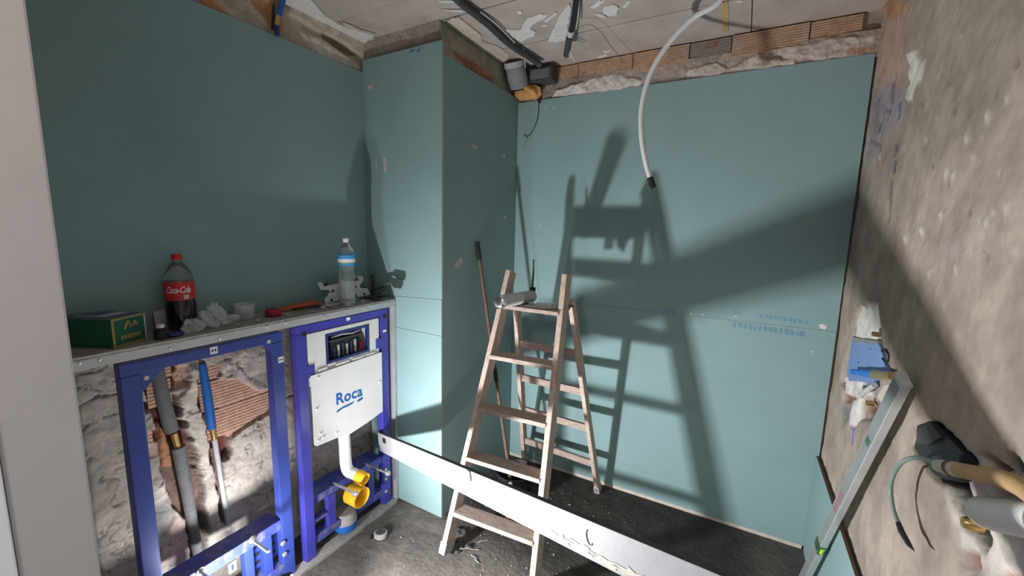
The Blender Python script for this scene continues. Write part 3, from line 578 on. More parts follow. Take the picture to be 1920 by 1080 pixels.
# cistern housing with inspection opening
ci = B(); y0, y1, z0, z1 = 0.976, 1.412, 0.90, 1.158; oy0, oy1, oz0, oz1 = 1.072, 1.340, 0.985, 1.135
xa, xb_ = 0.10, 0.196
ci.box((xa, y0, z0), (xb_, oy0, z1)).box((xa, oy1, z0), (xb_, y1, z1)).box((xa, oy0, oz1), (xb_, oy1, z1)).box((xa, oy0, z0), (xb_, oy1, oz0))
ch = ci.build('cistern_housing', 'styro', cf, bevel=0.004); ch['label'] = 'white polystyrene cistern housing'
fr = B().box((xb_-0.018, oy0, oz0), (xb_+0.002, oy0+0.012, oz1)).box((xb_-0.018, oy1-0.012, oz0), (xb_+0.002, oy1, oz1)).box((xb_-0.018, oy0+0.012, oz1-0.012), (xb_+0.002, oy1-0.012, oz1)).box((xb_-0.018, oy0+0.012, oz0), (xb_+0.002, oy1-0.012, oz0+0.012)).build('opening_frame', 'navy', ch)
B().box((xa+0.004, oy0, oz0), (xa+0.008, oy1, oz1)).build('opening_back', 'navy', ch)
mech = B().box((0.118, 1.115, 0.992), (0.172, 1.285, 1.085)).build('flush_mechanism', 'black', ch, bevel=0.004)
for k in range(6): B().box((0.172, 1.128+0.026*k, 1.0), (0.178, 1.138+0.026*k, 1.055+0.006*(k % 3))).build('flush_lever', 'light_grey' if k % 2 else 'navy', ch)
B().lathe((0.165, 1.305, 1.0), [(0.012, 0), (0.012, 0.04)], 12).build('red_valve', 'crimson', ch); B().box((0.13, 1.10, 1.085), (0.185, 1.30, 1.094)).build('mechanism_lid', 'dark_grey', ch)
B().tube([(0.172, 1.12, 1.105), (0.178, 1.18, 1.112), (0.178, 1.25, 1.104), (0.172, 1.30, 1.11)], 0.005, 8).build('inner_hose', 'light_grey', ch)
for a in ((1.02, 1.07), (1.12, 1.20), (1.22, 1.30), (1.31, 1.37)):
    B().box((xb_, a[0], 0.962), (xb_+0.006, a[1], 0.974)).build('rib', 'styro', ch)
# cover panel with logo
pl = [hx(a, b_, 0.206) for a, b_ in [(583, 705), (716, 660), (718, 771), (690, 792), (655, 815), (640, 818), (594, 837), (590, 834)]]
pc = B().prism(pl, (-0.005, 0, 0)).build('cover_panel', 'white_plastic', cf, bevel=0.0015); pc['label'] = 'white cover panel with blue lettering'
vs, fs = text_mesh('Roca', 0.085, 0.0, 0.0022, 4, 1.05)
xs_ = [v[0] for v in vs]; wd = max(xs_)-min(xs_)
cL, cR = hx(631, 759, 0.2066), hx(680, 741, 0.2066); yc0, zc0 = cL[1], cL[2]
sc_ = (cR[1]-cL[1])/wd; dzdy = (cR[2]-cL[2])/(cR[1]-cL[1])
tb = B(); vv = [(0.2066, yc0+(v[0]-min(xs_))*sc_, zc0+v[1]*sc_*1.02+dzdy*(v[0]-min(xs_))*sc_) for v in vs]; tb.add(vv, fs); tb.build('logo_lettering', 'logo_blue', pc)
sw = B(); 
sw.prism([(0.2066, yc0+a*(cR[1]-yc0), zc0+c) for a, c in [(0.0, -0.032), (0.25, -0.024), (0.45, -0.023), (0.62, -0.022), (0.68, -0.017), (0.60, -0.031), (0.45, -0.034), (0.22, -0.034), (0.0, -0.044)]], (0.0004, 0, 0))
sw.prism([(0.2066, yc0+a*(cR[1]-yc0), zc0+c) for a, c in [(0.76, -0.032), (0.82, -0.021), (1.0, -0.017), (1.0, -0.029), (0.84, -0.034)]], (0.0004, 0, 0)); sw.build('logo_swoosh', 'logo_blue', pc)
for q in [(597, 708), (594, 767), (601, 813), (631, 812), (712, 716), (597, 826), (606, 820)]:
    B().lathe(hx(q[0], q[1], 0.206), [(0.008, 0), (0.006, 0.004), (0.001, 0.005)], 12, (1, 0, 0)).build('stud_button', 'white_plastic', pc, True)
B().box((0.07, 0.99, 0.62), (0.198, 1.41, 0.90)).build('cistern_tank', 'styro', cf, bevel=0.01)
# lower rails
B().box((0.07, 0.968, 0.285), (0.185, 1.422, 0.325)).build('cross_rail', 'rail_dust', cf, bevel=0.003)
B().box((FX0, 0.968, 0.19), (0.192, 1.05, 0.205)).build('cross_rail', 'rail_dust', cf, bevel=0.002)
B().box((0.13, 0.968, 0.075), (0.192, 1.422, 0.115)).build('cross_rail', 'rail_dust', cf, bevel=0.003)
for y in (1.075, 1.335): B().box((0.155, y-0.022, 0.115), (0.19, y+0.022, 0.285)).build('strut', 'purple_blue', cf, bevel=0.002)
fpip = B().tube(spline([(0.172, 1.175, 0.64), (0.176, 1.175, 0.50), (0.18, 1.175, 0.41), (0.192, 1.178, 0.365), (0.225, 1.188, 0.350), (0.25, 1.195, 0.343)], 5), 0.030, 20).build('flush_pipe', 'white_plastic', cf, True)
dirp = np.array((0.9, 0.12, -0.20)); dirp /= np.linalg.norm(dirp)
p0 = np.array((0.243, 1.194, 0.345))
y1_ = B()._lathe(p0, dirp, [(0.030, 0), (0.034, 0.004), (0.034, 0.055), (0.031, 0.056), (0.031, 0.030), (0.001, 0.029)], 24, 0).build('pipe_cap', 'yellow', cf, True)
B()._lathe(p0+dirp*0.031, dirp, [(0.030, 0), (0.030, 0.002)], 20, 0).build('cap_inside', 'ochre', y1_)
p1 = np.array((0.185, 1.195, 0.225)); d1 = np.array((1.0, 0.05, -0.05)); d1 /= np.linalg.norm(d1)
y2_ = B()._lathe(p1, d1, [(0.052, 0), (0.055, 0.004), (0.055, 0.085), (0.051, 0.086), (0.051, 0.03), (0.001, 0.029)], 28, 0).build('pipe_cap', 'yellow', cf, True)
B()._lathe(p1+d1*0.031, d1, [(0.050, 0), (0.050, 0.002)], 24, 0).build('cap_inside', 'ochre', y2_)
for y, ln in ((1.105, 0.14), (1.315, 0.15)):
    rd = B().tube([(0.17, y, 0.325), (0.20+ln, y-0.002, 0.325)], 0.0065, 10).build('threaded_rod', 'steel', cf, True)
    B().lathe((0.19+ln, y-0.002, 0.325), [(0.015, 0), (0.015, 0.008), (0.009, 0.009), (0.009, 0.018), (0.003, 0.022)], 12, (1, 0, 0)).build('nut', 'steel', rd)
dc = hx(650, 1005, 0.17); dr = B().lathe((0.165, dc[1], 0.0155), [(0.040, 0.0), (0.054, 0.010), (0.060, 0.035), (0.058, 0.052)], 28).build('drain_elbow', 'blue_hose', cf, True)
B().lathe((0.165, dc[1], 0.0155), [(0.059, 0.052), (0.059, 0.064), (0.056, 0.068), (0.052, 0.11)], 28).build('drain_collar', 'rubber', dr, True)
for z in (0.24, 0.18, 0.10): B().lathe((FX1, 1.43, z), [(0.010, 0), (0.010, 0.008), (0.005, 0.011)], 12, (1, 0, 0)).build('bolt', 'steel', cf)
def stk(px, py, w_, h_): 
    p = hx(px, py, FX1+0.0004); return prect(p[1]-w_/2, p[1]+w_/2, p[2]-h_/2, p[2]+h_/2, FX1+0.0003).build('sticker', 'white', cf)
stk(653, 598, 0.022, 0.016); stk(721, 620.5, 0.024, 0.013)

# ================================================================== PIPES IN THE LEFT WALL
pA = thing('grey_pipe', tuple(hx(348, 900, -0.03)), 'thick grey foam-covered pipe with brass joint in a broken brick chase', 'pipe')
P = [hx(*q, -0.035) for q in [(294, 690), (306, 750), (322, 808)]]; B().tube(P, [0.022, 0.0245, 0.0245], 16).build('upper_sleeve', 'grey_foam', pA, True)
B().tube([hx(326, 812, -0.035), hx(334, 840, -0.035)], 0.012, 12).build('brass_joint', 'brass', pA, True)
B().tube([hx(334, 838, -0.038), hx(350, 920, -0.032), hx(362, 990, -0.03), hx(374, 1052, -0.03)], [0.024, 0.022, 0.020, 0.019], 16).build('lower_sleeve', 'grey_foam', pA, True)
pB = thing('blue_pipe', tuple(hx(405, 850, -0.03)), 'bright blue sleeved pipe with brass joint and pale lower tube in the wall chase', 'pipe')
B().tube([hx(379, 682, -0.03), hx(389, 745, -0.03), hx(397, 803, -0.03)], [0.013, 0.0175, 0.0175], 14).build('blue_sleeve', 'blue_hose', pB, True)
B().tube([hx(398, 801, -0.03), hx(402, 824, -0.03)], 0.012, 12).build('brass_joint', 'brass', pB, True)
B().tube([hx(402, 822, -0.03), hx(415, 905, -0.025), hx(430, 996, -0.02)], [0.011, 0.010, 0.0095], 12).build('lower_tube', 'light_grey', pB, True)

# ================================================================== THINGS ON THE SHELF
Z = ZSH
# carton: near corner n, right corner r, left corner l
n_, r_c = np.array((0.186, 0.307)), np.array((0.130, 0.412)); l_c = n_ - np.array((0.105, 0.056))*1.55*1.0
e1 = r_c-n_; e2 = l_c-n_; hb = 0.095
cb = thing('beer_carton', (float(n_[0]+e1[0]/2+e2[0]/2), float(n_[1]+e1[1]/2+e2[1]/2), Z), 'dark green cardboard carton with gold edges and gold arch emblem on the shelf', 'box')
def P3(a, c, h): q = n_+e1*a+e2*c; return (q[0], q[1], Z+h)
B().prism([P3(0, 0, 0.0005), P3(1, 0, 0.0005), P3(1, 1, 0.0005), P3(0, 1, 0.0005)], (0, 0, hb)).build('body', 'box_green', cb)
B().prism([P3(-.01, -.005, hb+0.0006), P3(1.01, -.005, hb+0.0006), P3(1.01, 1, hb+0.0006), P3(-.01, 1, hb+0.0006)], (0, 0, 0.002)).build('lid_flap', 'box_top', cb)
nf = np.array((e1[1], -e1[0])); nf /= np.linalg.norm(nf); 
if nf[0] < 0: nf = -nf
def face(pts, m, name, d=0.0006):
    b = B().prism([(P3(a, 0, h)[0]+nf[0]*0.0003, P3(a, 0, h)[1]+nf[1]*0.0003, P3(a, 0, h)[2]) for a, h in pts], (nf[0]*d, nf[1]*d, 0)); return b.build(name, m, cb)
face([(-0.02, 0.001), (0.05, 0.001), (0.05, hb), (-0.02, hb)], 'gold', 'gold_edge'); face([(0.05, hb-0.006), (1, hb-0.006), (1, hb), (0.05, hb)], 'gold', 'gold_edge')
face([(0.95, 0.001), (1.0, 0.001), (1.0, hb-.006), (0.95, hb-.006)], 'light_grey', 'pale_edge'); face([(0.06, 0.001), (0.95, 0.001), (0.95, 0.008), (0.06, 0.008)], 'gold', 'gold_edge')
arch = [(0.32, 0.055), (0.37, 0.074), (0.45, 0.082), (0.52, 0.079), (0.48, 0.071), (0.43, 0.068), (0.39, 0.055)]
face(arch, 'gold', 'emblem_arch'); face([(0.48, 0.056), (0.52, 0.078), (0.56, 0.056), (0.53, 0.058), (0.52, 0.066), (0.51, 0.058)], 'gold', 'emblem_peak'); face([(0.58, 0.062), (0.64, 0.080), (0.72, 0.074), (0.76, 0.058), (0.70, 0.060), (0.66, 0.068), (0.63, 0.058)], 'gold', 'emblem_arch')
for k in range(7): face([(0.22+k*0.085, 0.022), (0.28+k*0.085, 0.022), (0.28+k*0.085, 0.036), (0.22+k*0.085, 0.036)], 'gold', 'printed_letter')
pp = thing('folded_leaflet', (0.10, 0.30, Z+hb+0.003), 'blue and white leaflet lying on the green carton', 'leaflet')
q = [P3(0.2, 0.25, hb+0.0032), P3(0.85, 0.2, hb+0.0032), P3(0.85, 0.75, hb+0.0032), P3(0.2, 0.8, hb+0.0032)]; B().prism(q, (0, 0, 0.0016)).build('paper', 'light_grey', pp)
q = [P3(0.25, 0.45, hb+0.0050), P3(0.80, 0.42, hb+0.0050), P3(0.80, 0.72, hb+0.0050), P3(0.25, 0.75, hb+0.0050)]; B().prism(q, (0, 0, 0.0006)).build('blue_print', 'navy', pp)

# cola bottle
bx, by = 0.062, 0.548
cb2 = thing('cola_bottle', (bx, by, Z), 'half full cola bottle with red cap and red label in the shelf clutter', 'bottle')
prof = [(0.030, 0.0005), (0.043, 0.006), (0.047, 0.03), (0.048, 0.10), (0.0455, 0.115), (0.0455, 0.178), (0.047, 0.186), (0.044, 0.205), (0.034, 0.232), (0.022, 0.252), (0.0145, 0.262), (0.0145, 0.272)]
body = B().lathe((bx, by, Z), prof, 32).build('bottle_body', 'clear', cb2, True)
B().lathe((bx, by, Z), [(0.0302, 0.0003), (0.0433, 0.006), (0.0473, 0.03), (0.0483, 0.10), (0.0459, 0.1148), (0.0459, 0.150)], 32).build('cola_fill', 'cola', cb2, True)
lb = B().tube([(bx, by, Z+0.118), (bx, by, Z+0.185)], 0.0468, 40, cap=False).build('label_band', 'cola_label', cb2, True)
B().lathe((bx, by, Z), [(0.0165, 0.268), (0.017, 0.270), (0.017, 0.288), (0.0155, 0.290)], 20).build('cap', 'red', cb2, True)
vs, fs = text_mesh('Coca-Cola', 0.030, 0.35, 0.0004, 3, 0.85)
a0 = math.atan2(CAM[1]-by, CAM[0]-bx)-0.12
tb = B(); R_ = 0.0472
tb.add([(bx+R_*math.cos(a0+v[0]/R_*0.72), by+R_*math.sin(a0+v[0]/R_*0.72), Z+0.147+v[1]*1.1) for v in vs], fs); tb.build('label_script', 'white', lb)
tb = B(); aa = [a0+0.35+0.06*k for k in range(7)]
for k in range(6): tb.add([(bx+R_*math.cos(aa[k]), by+R_*math.sin(aa[k]), Z+0.122), (bx+R_*math.cos(aa[k+1]), by+R_*math.sin(aa[k+1]), Z+0.122), (bx+R_*math.cos(aa[k+1]), by+R_*math.sin(aa[k+1]), Z+0.139), (bx+R_*math.cos(aa[k]), by+R_*math.sin(aa[k]), Z+0.139)], [(0, 1, 2, 3)])
tb.build('label_patch', 'light_grey', lb)

# water bottle
wx, wy = 0.168, 1.232
wbt = thing('water_bottle', (wx, wy, Z), 'clear ribbed water bottle with blue and white label on the shelf edge', 'bottle')
prof = [(0.032, 0.0005), (0.039, 0.006)]
for k in range(10): prof += [(0.0395, 0.012+k*0.0165), (0.037, 0.020+k*0.0165)]
prof += [(0.033, 0.186), (0.036, 0.20), (0.042, 0.21), (0.042, 0.262), (0.040, 0.272), (0.030, 0.298), (0.017, 0.318), (0.0135, 0.322), (0.0135, 0.332)]
B().lathe((wx, wy, Z), prof, 30).build('bottle_body', 'clear', wbt, True)
B().lathe((wx, wy, Z), [(0.0150, 0.326), (0.0155, 0.328), (0.0155, 0.344), (0.0145, 0.346)], 18).build('cap', 'white', wbt, True)
for z0_, z1_, mm in ((0.243, 0.262, 'sky_blue'), (0.226, 0.243, 'white'), (0.221, 0.226, 'green_print'), (0.210, 0.221, 'sky_blue')):
    B().tube([(wx, wy, Z+z0_), (wx, wy, Z+z1_)], 0.0428, 36, cap=False).build('label_band', mm, wbt, True)

def blob(c, s, n=16, amp=0.25, seed=1, crease=2.2):
    b = B(); vs = []; fs = []
    for i in range(n+1):
        th = math.pi*i/n
        for j in range(n*2):
            ph = math.pi*j/n
            d = np.array((math.sin(th)*math.cos(ph), math.sin(th)*math.sin(ph), math.cos(th)))
            k = 1+amp*2*float(fbm(np.array([d[0]*1.3+d[2]*0.9+5]), np.array([d[1]*1.3+d[2]*0.7+5]), crease, seed)[0])
            vs.append((c[0]+d[0]*s[0]*k, c[1]+d[1]*s[1]*k, max(c[2]+d[2]*s[2]*k, c[2]-s[2]*0.92)))
    m_ = n*2
    for i in range(n):
        for j in range(m_): fs.append((i*m_+j, i*m_+(j+1) % m_, (i+1)*m_+(j+1) % m_, (i+1)*m_+j))
    return b.add(vs, fs)
# white plate leaning behind the cola bottle
a_, c_ = hz(276, 612, Z), hz(324, 602, Z); a_[0] = max(a_[0], 0.02); c_[0] = max(c_[0], 0.02)
tag(B().prism([(0.030, 0.478, Z), (0.026, 0.548, Z), (0.006, 0.548, Z+0.085), (0.008, 0.478, Z+0.072)], (0.004, 0, 0.001)).build('white_plate', 'plate_white'), 'small white plate leaning on the green wall between carton and cola bottle', 'plate')
jr = thing('dark_jar', (0.165, 0.440, Z), 'small black jar with white cap beside the green carton', 'jar')
B().lathe((0.165, 0.440, Z), [(0.018, 0.0005), (0.021, 0.004), (0.021, 0.03), (0.013, 0.038), (0.011, 0.042)], 20).build('jar_body', 'black', jr, True); B().lathe((0.165, 0.440, Z), [(0.012, 0.041), (0.012, 0.052), (0.010, 0.053)], 18).build('jar_cap', 'white_plastic', jr, True)
tag(blob((0.165, 0.480, Z+0.010), (0.022, 0.03, 0.010), 10, 0.3, 5).build('dark_rag', 'navy', smooth=True), 'small dark blue rag scrap beside the black jar', 'rag')
tag(blob((0.155, 0.545, Z+0.024), (0.022, 0.034, 0.026), 14, 0.7, 8, 3.0).build('plastic_wrapper', 'bag'), 'small crumpled clear wrapper in front of the cola bottle', 'wrapper')
tag(blob((0.130, 0.632, Z+0.042), (0.028, 0.042, 0.045), 16, 0.7, 3, 3.0).build('plastic_bag', 'bag'), 'larger crumpled clear plastic bag right beside the cola bottle', 'plastic bag')
tag(blob((0.115, 0.690, Z+0.018), (0.025, 0.035, 0.019), 14, 0.7, 11, 3.0).build('plastic_wrapper', 'bag'), 'low crumpled wrapper between the clear bag and the clear tub', 'wrapper')
tub = thing('clear_tub', (0.07, 0.775, Z), 'open clear plastic tub with dark bits inside on the shelf', 'tub')
B().lathe((0.07, 0.775, Z), [(0.034, 0.0005), (0.036, 0.003), (0.040, 0.060), (0.043, 0.062), (0.043, 0.066), (0.038, 0.064), (0.034, 0.004)], 24).build('tub_body', 'bag', tub, True)
for k in range(6): B().box((0.055+0.006*k, 0.76+0.007*((k*5) % 4), Z+0.006), (0.063+0.006*k, 0.768+0.007*((k*5) % 4), Z+0.016+0.005*(k % 3))).build('metal_bit', 'dark_grey', tub, bevel=0.001)
rt = thing('red_tape_reel', (0.115, 0.872, Z), 'crimson round plastic reel on the shelf between tub and orange tool', 'tape reel')
B().lathe((0.115, 0.872, Z), [(0.026, 0.001), (0.033, 0.006), (0.034, 0.026), (0.028, 0.033), (0.008, 0.034)], 26).build('reel_body', 'crimson', rt, True); B().lathe((0.115, 0.872, Z), [(0.010, 0.0335), (0.009, 0.038)], 14).build('reel_hub', 'dark_grey', rt)
ot = thing('orange_saw', (0.07, 1.06, Z), 'long flat orange handled tool lying along the green wall', 'hand tool')
B().bar((0.06, 0.93, Z+0.014), (0.085, 1.10, Z+0.028), (0.012, 0, 0), (0, 0, 0.006), 0, (0.015, 0, 0), (0, 0, 0.009)).build('tool_handle', 'orange', ot, bevel=0.002); B().bar((0.088, 1.10, Z+0.028), (0.097, 1.125, Z+0.026), (0.016, 0, 0), (0, 0, 0.002)).build('tool_blade', 'orange', ot); B().bar((0.075, 1.0, Z+0.004), (0.09, 1.14, Z+0.004), (0.022, 0, 0), (0, 0, 0.0038)).build('tool_sheath', 'brown_edge', ot)
def crumb(i, x, y, s): return tag(blob((x, y, Z+s*0.6), (s*1.4, s, s*0.65), 8, 0.6, i, 3).build('plaster_chunk', 'cream'), LBL[i], 'rubble', 'plaster crumbs on the shelf')
LBL = ['small plaster crumb on the dusty shelf']*8
for i, (x, y, s) in enumerate([(0.165, 0.905, 0.009), (0.15, 1.10, 0.012), (0.135, 1.14, 0.016), (0.18, 1.02, 0.007), (0.165, 0.775, 0.008), (0.17, 0.69, 0.007), (0.10, 1.34, 0.013), (0.16, 1.33, 0.010)]): crumb(i, x, y, s)
# pale slotted bracket plates behind the water bottle
p3 = lambda pts: [hx(x, y, 0.115) for x, y in crop(pts, 420, 420, 4.909)]
wp = thing('slotted_plate', tuple(hx(640, 568, 0.115)), 'pale notched metal bracket plate standing behind the water bottle', 'bracket')
B().prism(p3([(860,540),(900,535),(930,575),(1050,545),(1200,505),(1235,480),(1270,478),(1285,520),(1250,560),(1255,590),(1320,590),(1350,650),(1260,668),(1100,690),(980,720),(935,730),(925,690),(955,660),(960,640),(985,630),(965,608),(900,605),(885,605)]), (-0.003, 0, 0)).build('plate', 'plate_white', wp)
for q in [(1000, 615), (990, 700), (1210, 580), (1290, 645), (1212, 660), (940, 555), (1215, 510)]:
    c = p3([q])[0]; B().lathe((c[0]+0.0002, c[1], c[2]), [(0.0075, 0), (0.0075, 0.0012)], 12, (1, 0, 0)).build('plate_hole', 'black', wp)
for k in range(3):
    for (qx, qy) in ((920, 560), (1205, 515)):
        c = p3([(qx+k*14, qy-k*4)])[0]; B().box((c[0]+0.0002, c[1]-0.003, c[2]-0.008), (c[0]+0.0012, c[1]+0.003, c[2]+0.008)).build('plate_slot', 'black', wp)
B().box((0.085, float(hx(640, 568, .1)[1])-0.11, Z), (0.112, float(hx(640, 568, .1)[1])+0.07, Z+0.012)).build('foot_flange', 'plate_white', wp)
dk = thing('dark_brackets', (0.12, 1.44, Z), 'tangle of dark metal brackets piled in the shelf corner by the pillar', 'brackets')
for (a, b_, w_) in [((0.05, 1.42, Z+0.01), (0.16, 1.49, Z+0.07), 0.018), ((0.06, 1.47, Z+0.008), (0.20, 1.42, Z+0.03), 0.016), ((0.14, 1.40, Z+0.02), (0.22, 1.47, Z+0.055), 0.015), ((0.05, 1.44, Z+0.06), (0.18, 1.45, Z+0.012), 0.012), ((0.08, 1.48, Z+0.01), (0.10, 1.46, Z+0.14), 0.010), ((0.15, 1.40, Z+0.01), (0.24, 1.44, Z+0.018), 0.012)]:
    d = np.array(b_)-np.array(a); s1 = np.cross(d, (0, 0, 1)); s1 = s1/np.linalg.norm(s1)*w_; B().bar(a, b_, s1, (0, 0, 0.0018)).build('bracket_strip', 'dark_green_metal', dk)
pt = [hy(x, y, 1.478) for x, y in crop([(1525,520),(1545,495),(1640,515),(1645,550),(1625,595),(1560,585),(1545,560)], 420, 420, 4.909)]
B().prism(pt, (0, 0.004, 0)).build('bracket_tab', 'dark_green_metal', dk); B().bar((0.13, 1.45, Z+0.05), tuple(np.array(pt[0])+(0.01, 0, -0.01)), (0.004, 0.004, 0), (0, 0, 0.006)).build('bracket_arm', 'dark_green_metal', dk)

# ================================================================== STEPLADDER
FLb, FLt = np.array([.734, 1.318, 0]), np.array([.830, 1.775, 1.434]); FRb, FRt = np.array([1.224, 1.35, 0]), np.array([1.156, 1.775, 1.437])
BLb, BLt = np.array([.705, 2.272, 0]), np.array([.836, 1.832, 1.295]); BRb, BRt = np.array([1.258, 2.228, 0]), np.array([1.166, 1.832, 1.295])
ldd = thing('stepladder', (0.98, 1.80, 0.0), 'worn paint-spattered wooden stepladder standing open before the back wall', 'ladder')
def stile(a, b_, w_, d_, nm, m='wood'):
    d = (b_-a)/np.linalg.norm(b_-a); x = np.array([1.0, 0, 0]); x = x-d*(x@d); x /= np.linalg.norm(x); y = np.cross(d, x)
    return B().bar(a+d*0.02, b_, x*w_, y*d_).build(nm, m, ldd, bevel=0.003), d, x, y
for a, b_ in ((FLb, FLt), (FRb, FRt)):
    o, d, x, y = stile(a, b_, 0.0140, 0.037, 'front_stile'); B().bar(a+d*0.0135, a+d*0.075, x*0.019, y*0.041).build('rubber_foot', 'rubber', o, bevel=0.004)
for a, b_ in ((BLb, BLt), (BRb, BRt)):
    o, d, x, y = stile(a, b_, 0.0125, 0.027, 'rear_stile'); B().bar(a+d*0.012, a+d*0.06, x*0.018, y*0.027).build('rubber_foot', 'rubber', o, bevel=0.004)
for z in (0.218, 0.484, 0.728, 0.992):
    t = z/1.433; a, b_ = FLb+(FLt-FLb)*t, FRb+(FRt-FRb)*t; e = (b_-a)/np.linalg.norm(b_-a)
    B().bar(a+e*0.010, b_-e*0.010, (0, 0.043, 0.0), (0, 0, 0.0115)).build('tread', 'wood_dark', ldd, bevel=0.003)
for z in (0.225, 0.490, 0.742, 0.985):
    t = z/1.295; a, b_ = BLb+(BLt-BLb)*t, BRb+(BRt-BRb)*t; e = (b_-a)/np.linalg.norm(b_-a); nb = np.array((0, 0.95, 0.31))
    B().bar(a+e*0.010, b_-e*0.010, (0, -0.012*0.31*0.6, 0.022), (0, 0.011, 0)).build('rear_rung', 'wood_dark', ldd, bevel=0.003)
ZP = 1.262
B().box((FLb[0]+(FLt-FLb)[0]*.87+0.006, 1.672, ZP-0.020), (FRb[0]+(FRt-FRb)[0]*.87-0.006, 1.815, ZP)).build('top_platform', 'wood_dark', ldd, bevel=0.003)
for x in (0.832, 1.168): B().tube([(x-0.022, 1.80, 1.275), (x+0.022, 1.80, 1.275)], 0.006, 10).build('hinge_bolt', 'rust', ldd)

# on the ladder
ga = np.array((0.920, 1.505, ZP+0.050)); gb = np.array((0.925, 1.845, ZP+0.0345)); gd = (gb-ga)/np.linalg.norm(gb-ga); gl = np.linalg.norm(gb-ga)
gn = thing('caulking_gun', tuple(ga+(gb-ga)/2-np.array((0, 0, 0.034))), 'silver caulking gun with chrome end cap lying across the ladder top', 'caulking gun')
B()._lathe(ga, gd, [(0.029, 0.0), (0.0325, 0.004), (0.0325, gl*0.55), (0.0335, gl*0.555), (0.0335, gl*0.575), (0.0325, gl*0.58), (0.0325, gl)], 30, 0).build('tube_barrel', 'light_grey', gn, True)
B()._lathe(ga-gd*0.006, gd, [(0.001, -0.010), (0.016, -0.009), (0.027, -0.005), (0.033, 0.000), (0.0350, 0.003), (0.0350, 0.014), (0.033, 0.015)], 30, 0).build('end_cap', 'chrome', gn, True)
B().bar(gb-np.array((0, 0, 0.028)), gb+np.array((0.004, 0.004, 0.05)), (0.014, 0, 0), (0, 0.010, 0)).build('rear_bracket', 'black', gn, bevel=0.002)
B().tube([gb+np.array((0.0, 0.004, 0.03)), gb+np.array((0.002, 0.008, 0.13)), gb+np.array((0.0, 0.010, 0.205))], [0.006, 0.0055, 0.0045], 10).build('plunger_rod', 'dark_grey', gn, True)
tr = thing('plastering_trowel', (1.04, 1.74, ZP), 'grey steel trowel blade lying on the ladder platform beside the caulking gun', 'trowel')
B().prism([(0.925, 1.700, ZP+0.002), (1.06, 1.692, ZP+0.003), (1.125, 1.735, ZP+0.004), (1.120, 1.790, ZP+0.004), (1.05, 1.815, ZP+0.003), (0.975, 1.79, ZP+0.002)], (0, 0, 0.003)).build('blade', 'light_grey', tr)
B().bar((1.0, 1.75, ZP+0.012), (1.09, 1.755, ZP+0.014), (0, 0.008, 0), (0, 0, 0.007)).build('grip', 'light_grey', tr, bevel=0.002)
sp = thing('spatula', (1.055, 1.84, 1.17), 'black spatula hooked under the rear edge of the ladder platform', 'spatula')
B().prism([(1.05, 1.819, 1.262), (1.115, 1.819, 1.255), (1.098, 1.819, 1.188), (1.07, 1.819, 1.212)], (0, 0.003, 0)).build('blade', 'black', sp); B().box((1.01, 1.8165, 1.205), (1.05, 1.829, 1.262)).build('grip', 'black', sp, bevel=0.003)

# ================================================================== POLE STANDING IN THE BUCKET
bu = thing('rubble_bucket', (0.82, 1.93, 0.0), 'black flexible rubble bucket on the floor behind the ladder treads', 'bucket')
B().lathe((0.80, 1.95, 0.0), [(0.085, 0.002), (0.095, 0.004), (0.125, 0.150), (0.132, 0.152), (0.132, 0.160), (0.120, 0.158), (0.092, 0.012), (0.001, 0.010)], 30).build('tub', 'black', bu, True)
for s_ in (-1, 1): B().tube(spline([(0.80+s_*0.128, 1.92, 0.155), (0.80+s_*0.150, 1.935, 0.185), (0.80+s_*0.150, 1.965, 0.185), (0.80+s_*0.128, 1.98, 0.155)], 4), 0.006, 8).build('handle', 'black', bu, True)
rb = thing('small_bottle', (0.83, 1.83, 0.0), 'small red and clear plastic bottle standing on the floor by the bucket', 'bottle')
B().lathe((0.875, 1.745, 0.0), [(0.028, 0.001), (0.030, 0.12), (0.026, 0.15), (0.012, 0.175)], 18).build('bottle_body', 'orange', rb, True); B().lathe((0.875, 1.745, 0.0), [(0.013, 0.175), (0.012, 0.205), (0.008, 0.210)], 14).build('nozzle', 'tape', rb, True)
pb_, pt_ = np.array((0.800, 1.868, 0.172)), np.array((0.566, 1.84, 1.545))
po = thing('broom_handle', tuple(pb_), 'thin rusty brown pole with black grip leaning on the pillar behind the ladder', 'pole')
B().tube([pb_, pb_*.5+pt_*.5, pt_], [0.010, 0.010, 0.009], 12).build('shaft', 'rust', po, True); B().tube([pb_*.05+pt_*.95, pt_+(pt_-pb_)*0.03], 0.0135, 12).build('end_grip', 'black', po, True)
B().tube([pb_*.58+pt_*.42, pb_*.52+pt_*.48], 0.0125, 12).build('joint_sleeve', 'black', po, True)
B().tube([pb_, pb_+np.array((0.012, 0.015, -0.15))], 0.010, 12).build('lower_shaft', 'rust', po, True)

# ================================================================== STRAIGHTEDGE ACROSS THE ROOM
P0, P1 = np.array([.377, 1.316, .537]), np.array([1.94, .638, .999]); bd = (P1-P0)/np.linalg.norm(P1-P0)
hh = np.cross(bd, (0, 0, 1)); hh /= np.linalg.norm(hh); vv_ = np.cross(hh, bd); WB = 0.106
A_ = P0-bd*0.232; Z_ = P0+bd*2.18
se = thing('straightedge', tuple((A_+Z_)/2), 'long white aluminium straightedge bar leaning across the room in front of the ladder', 'straightedge')
mid = -vv_*WB/2
bar = B().bar(A_+mid-hh*0.009, Z_+mid-hh*0.009, vv_*WB/2, hh*0.009).build('bar_body', 'alu', se, bevel=0.002)
B().bar(A_+vv_*0.0004-hh*0.009, Z_+vv_*0.0004-hh*0.009, vv_*0.0004, hh*0.0085).build('top_shade_strip', 'dark_grey', se)  # shade on the bar's unlit top face, laid on as a dark strip
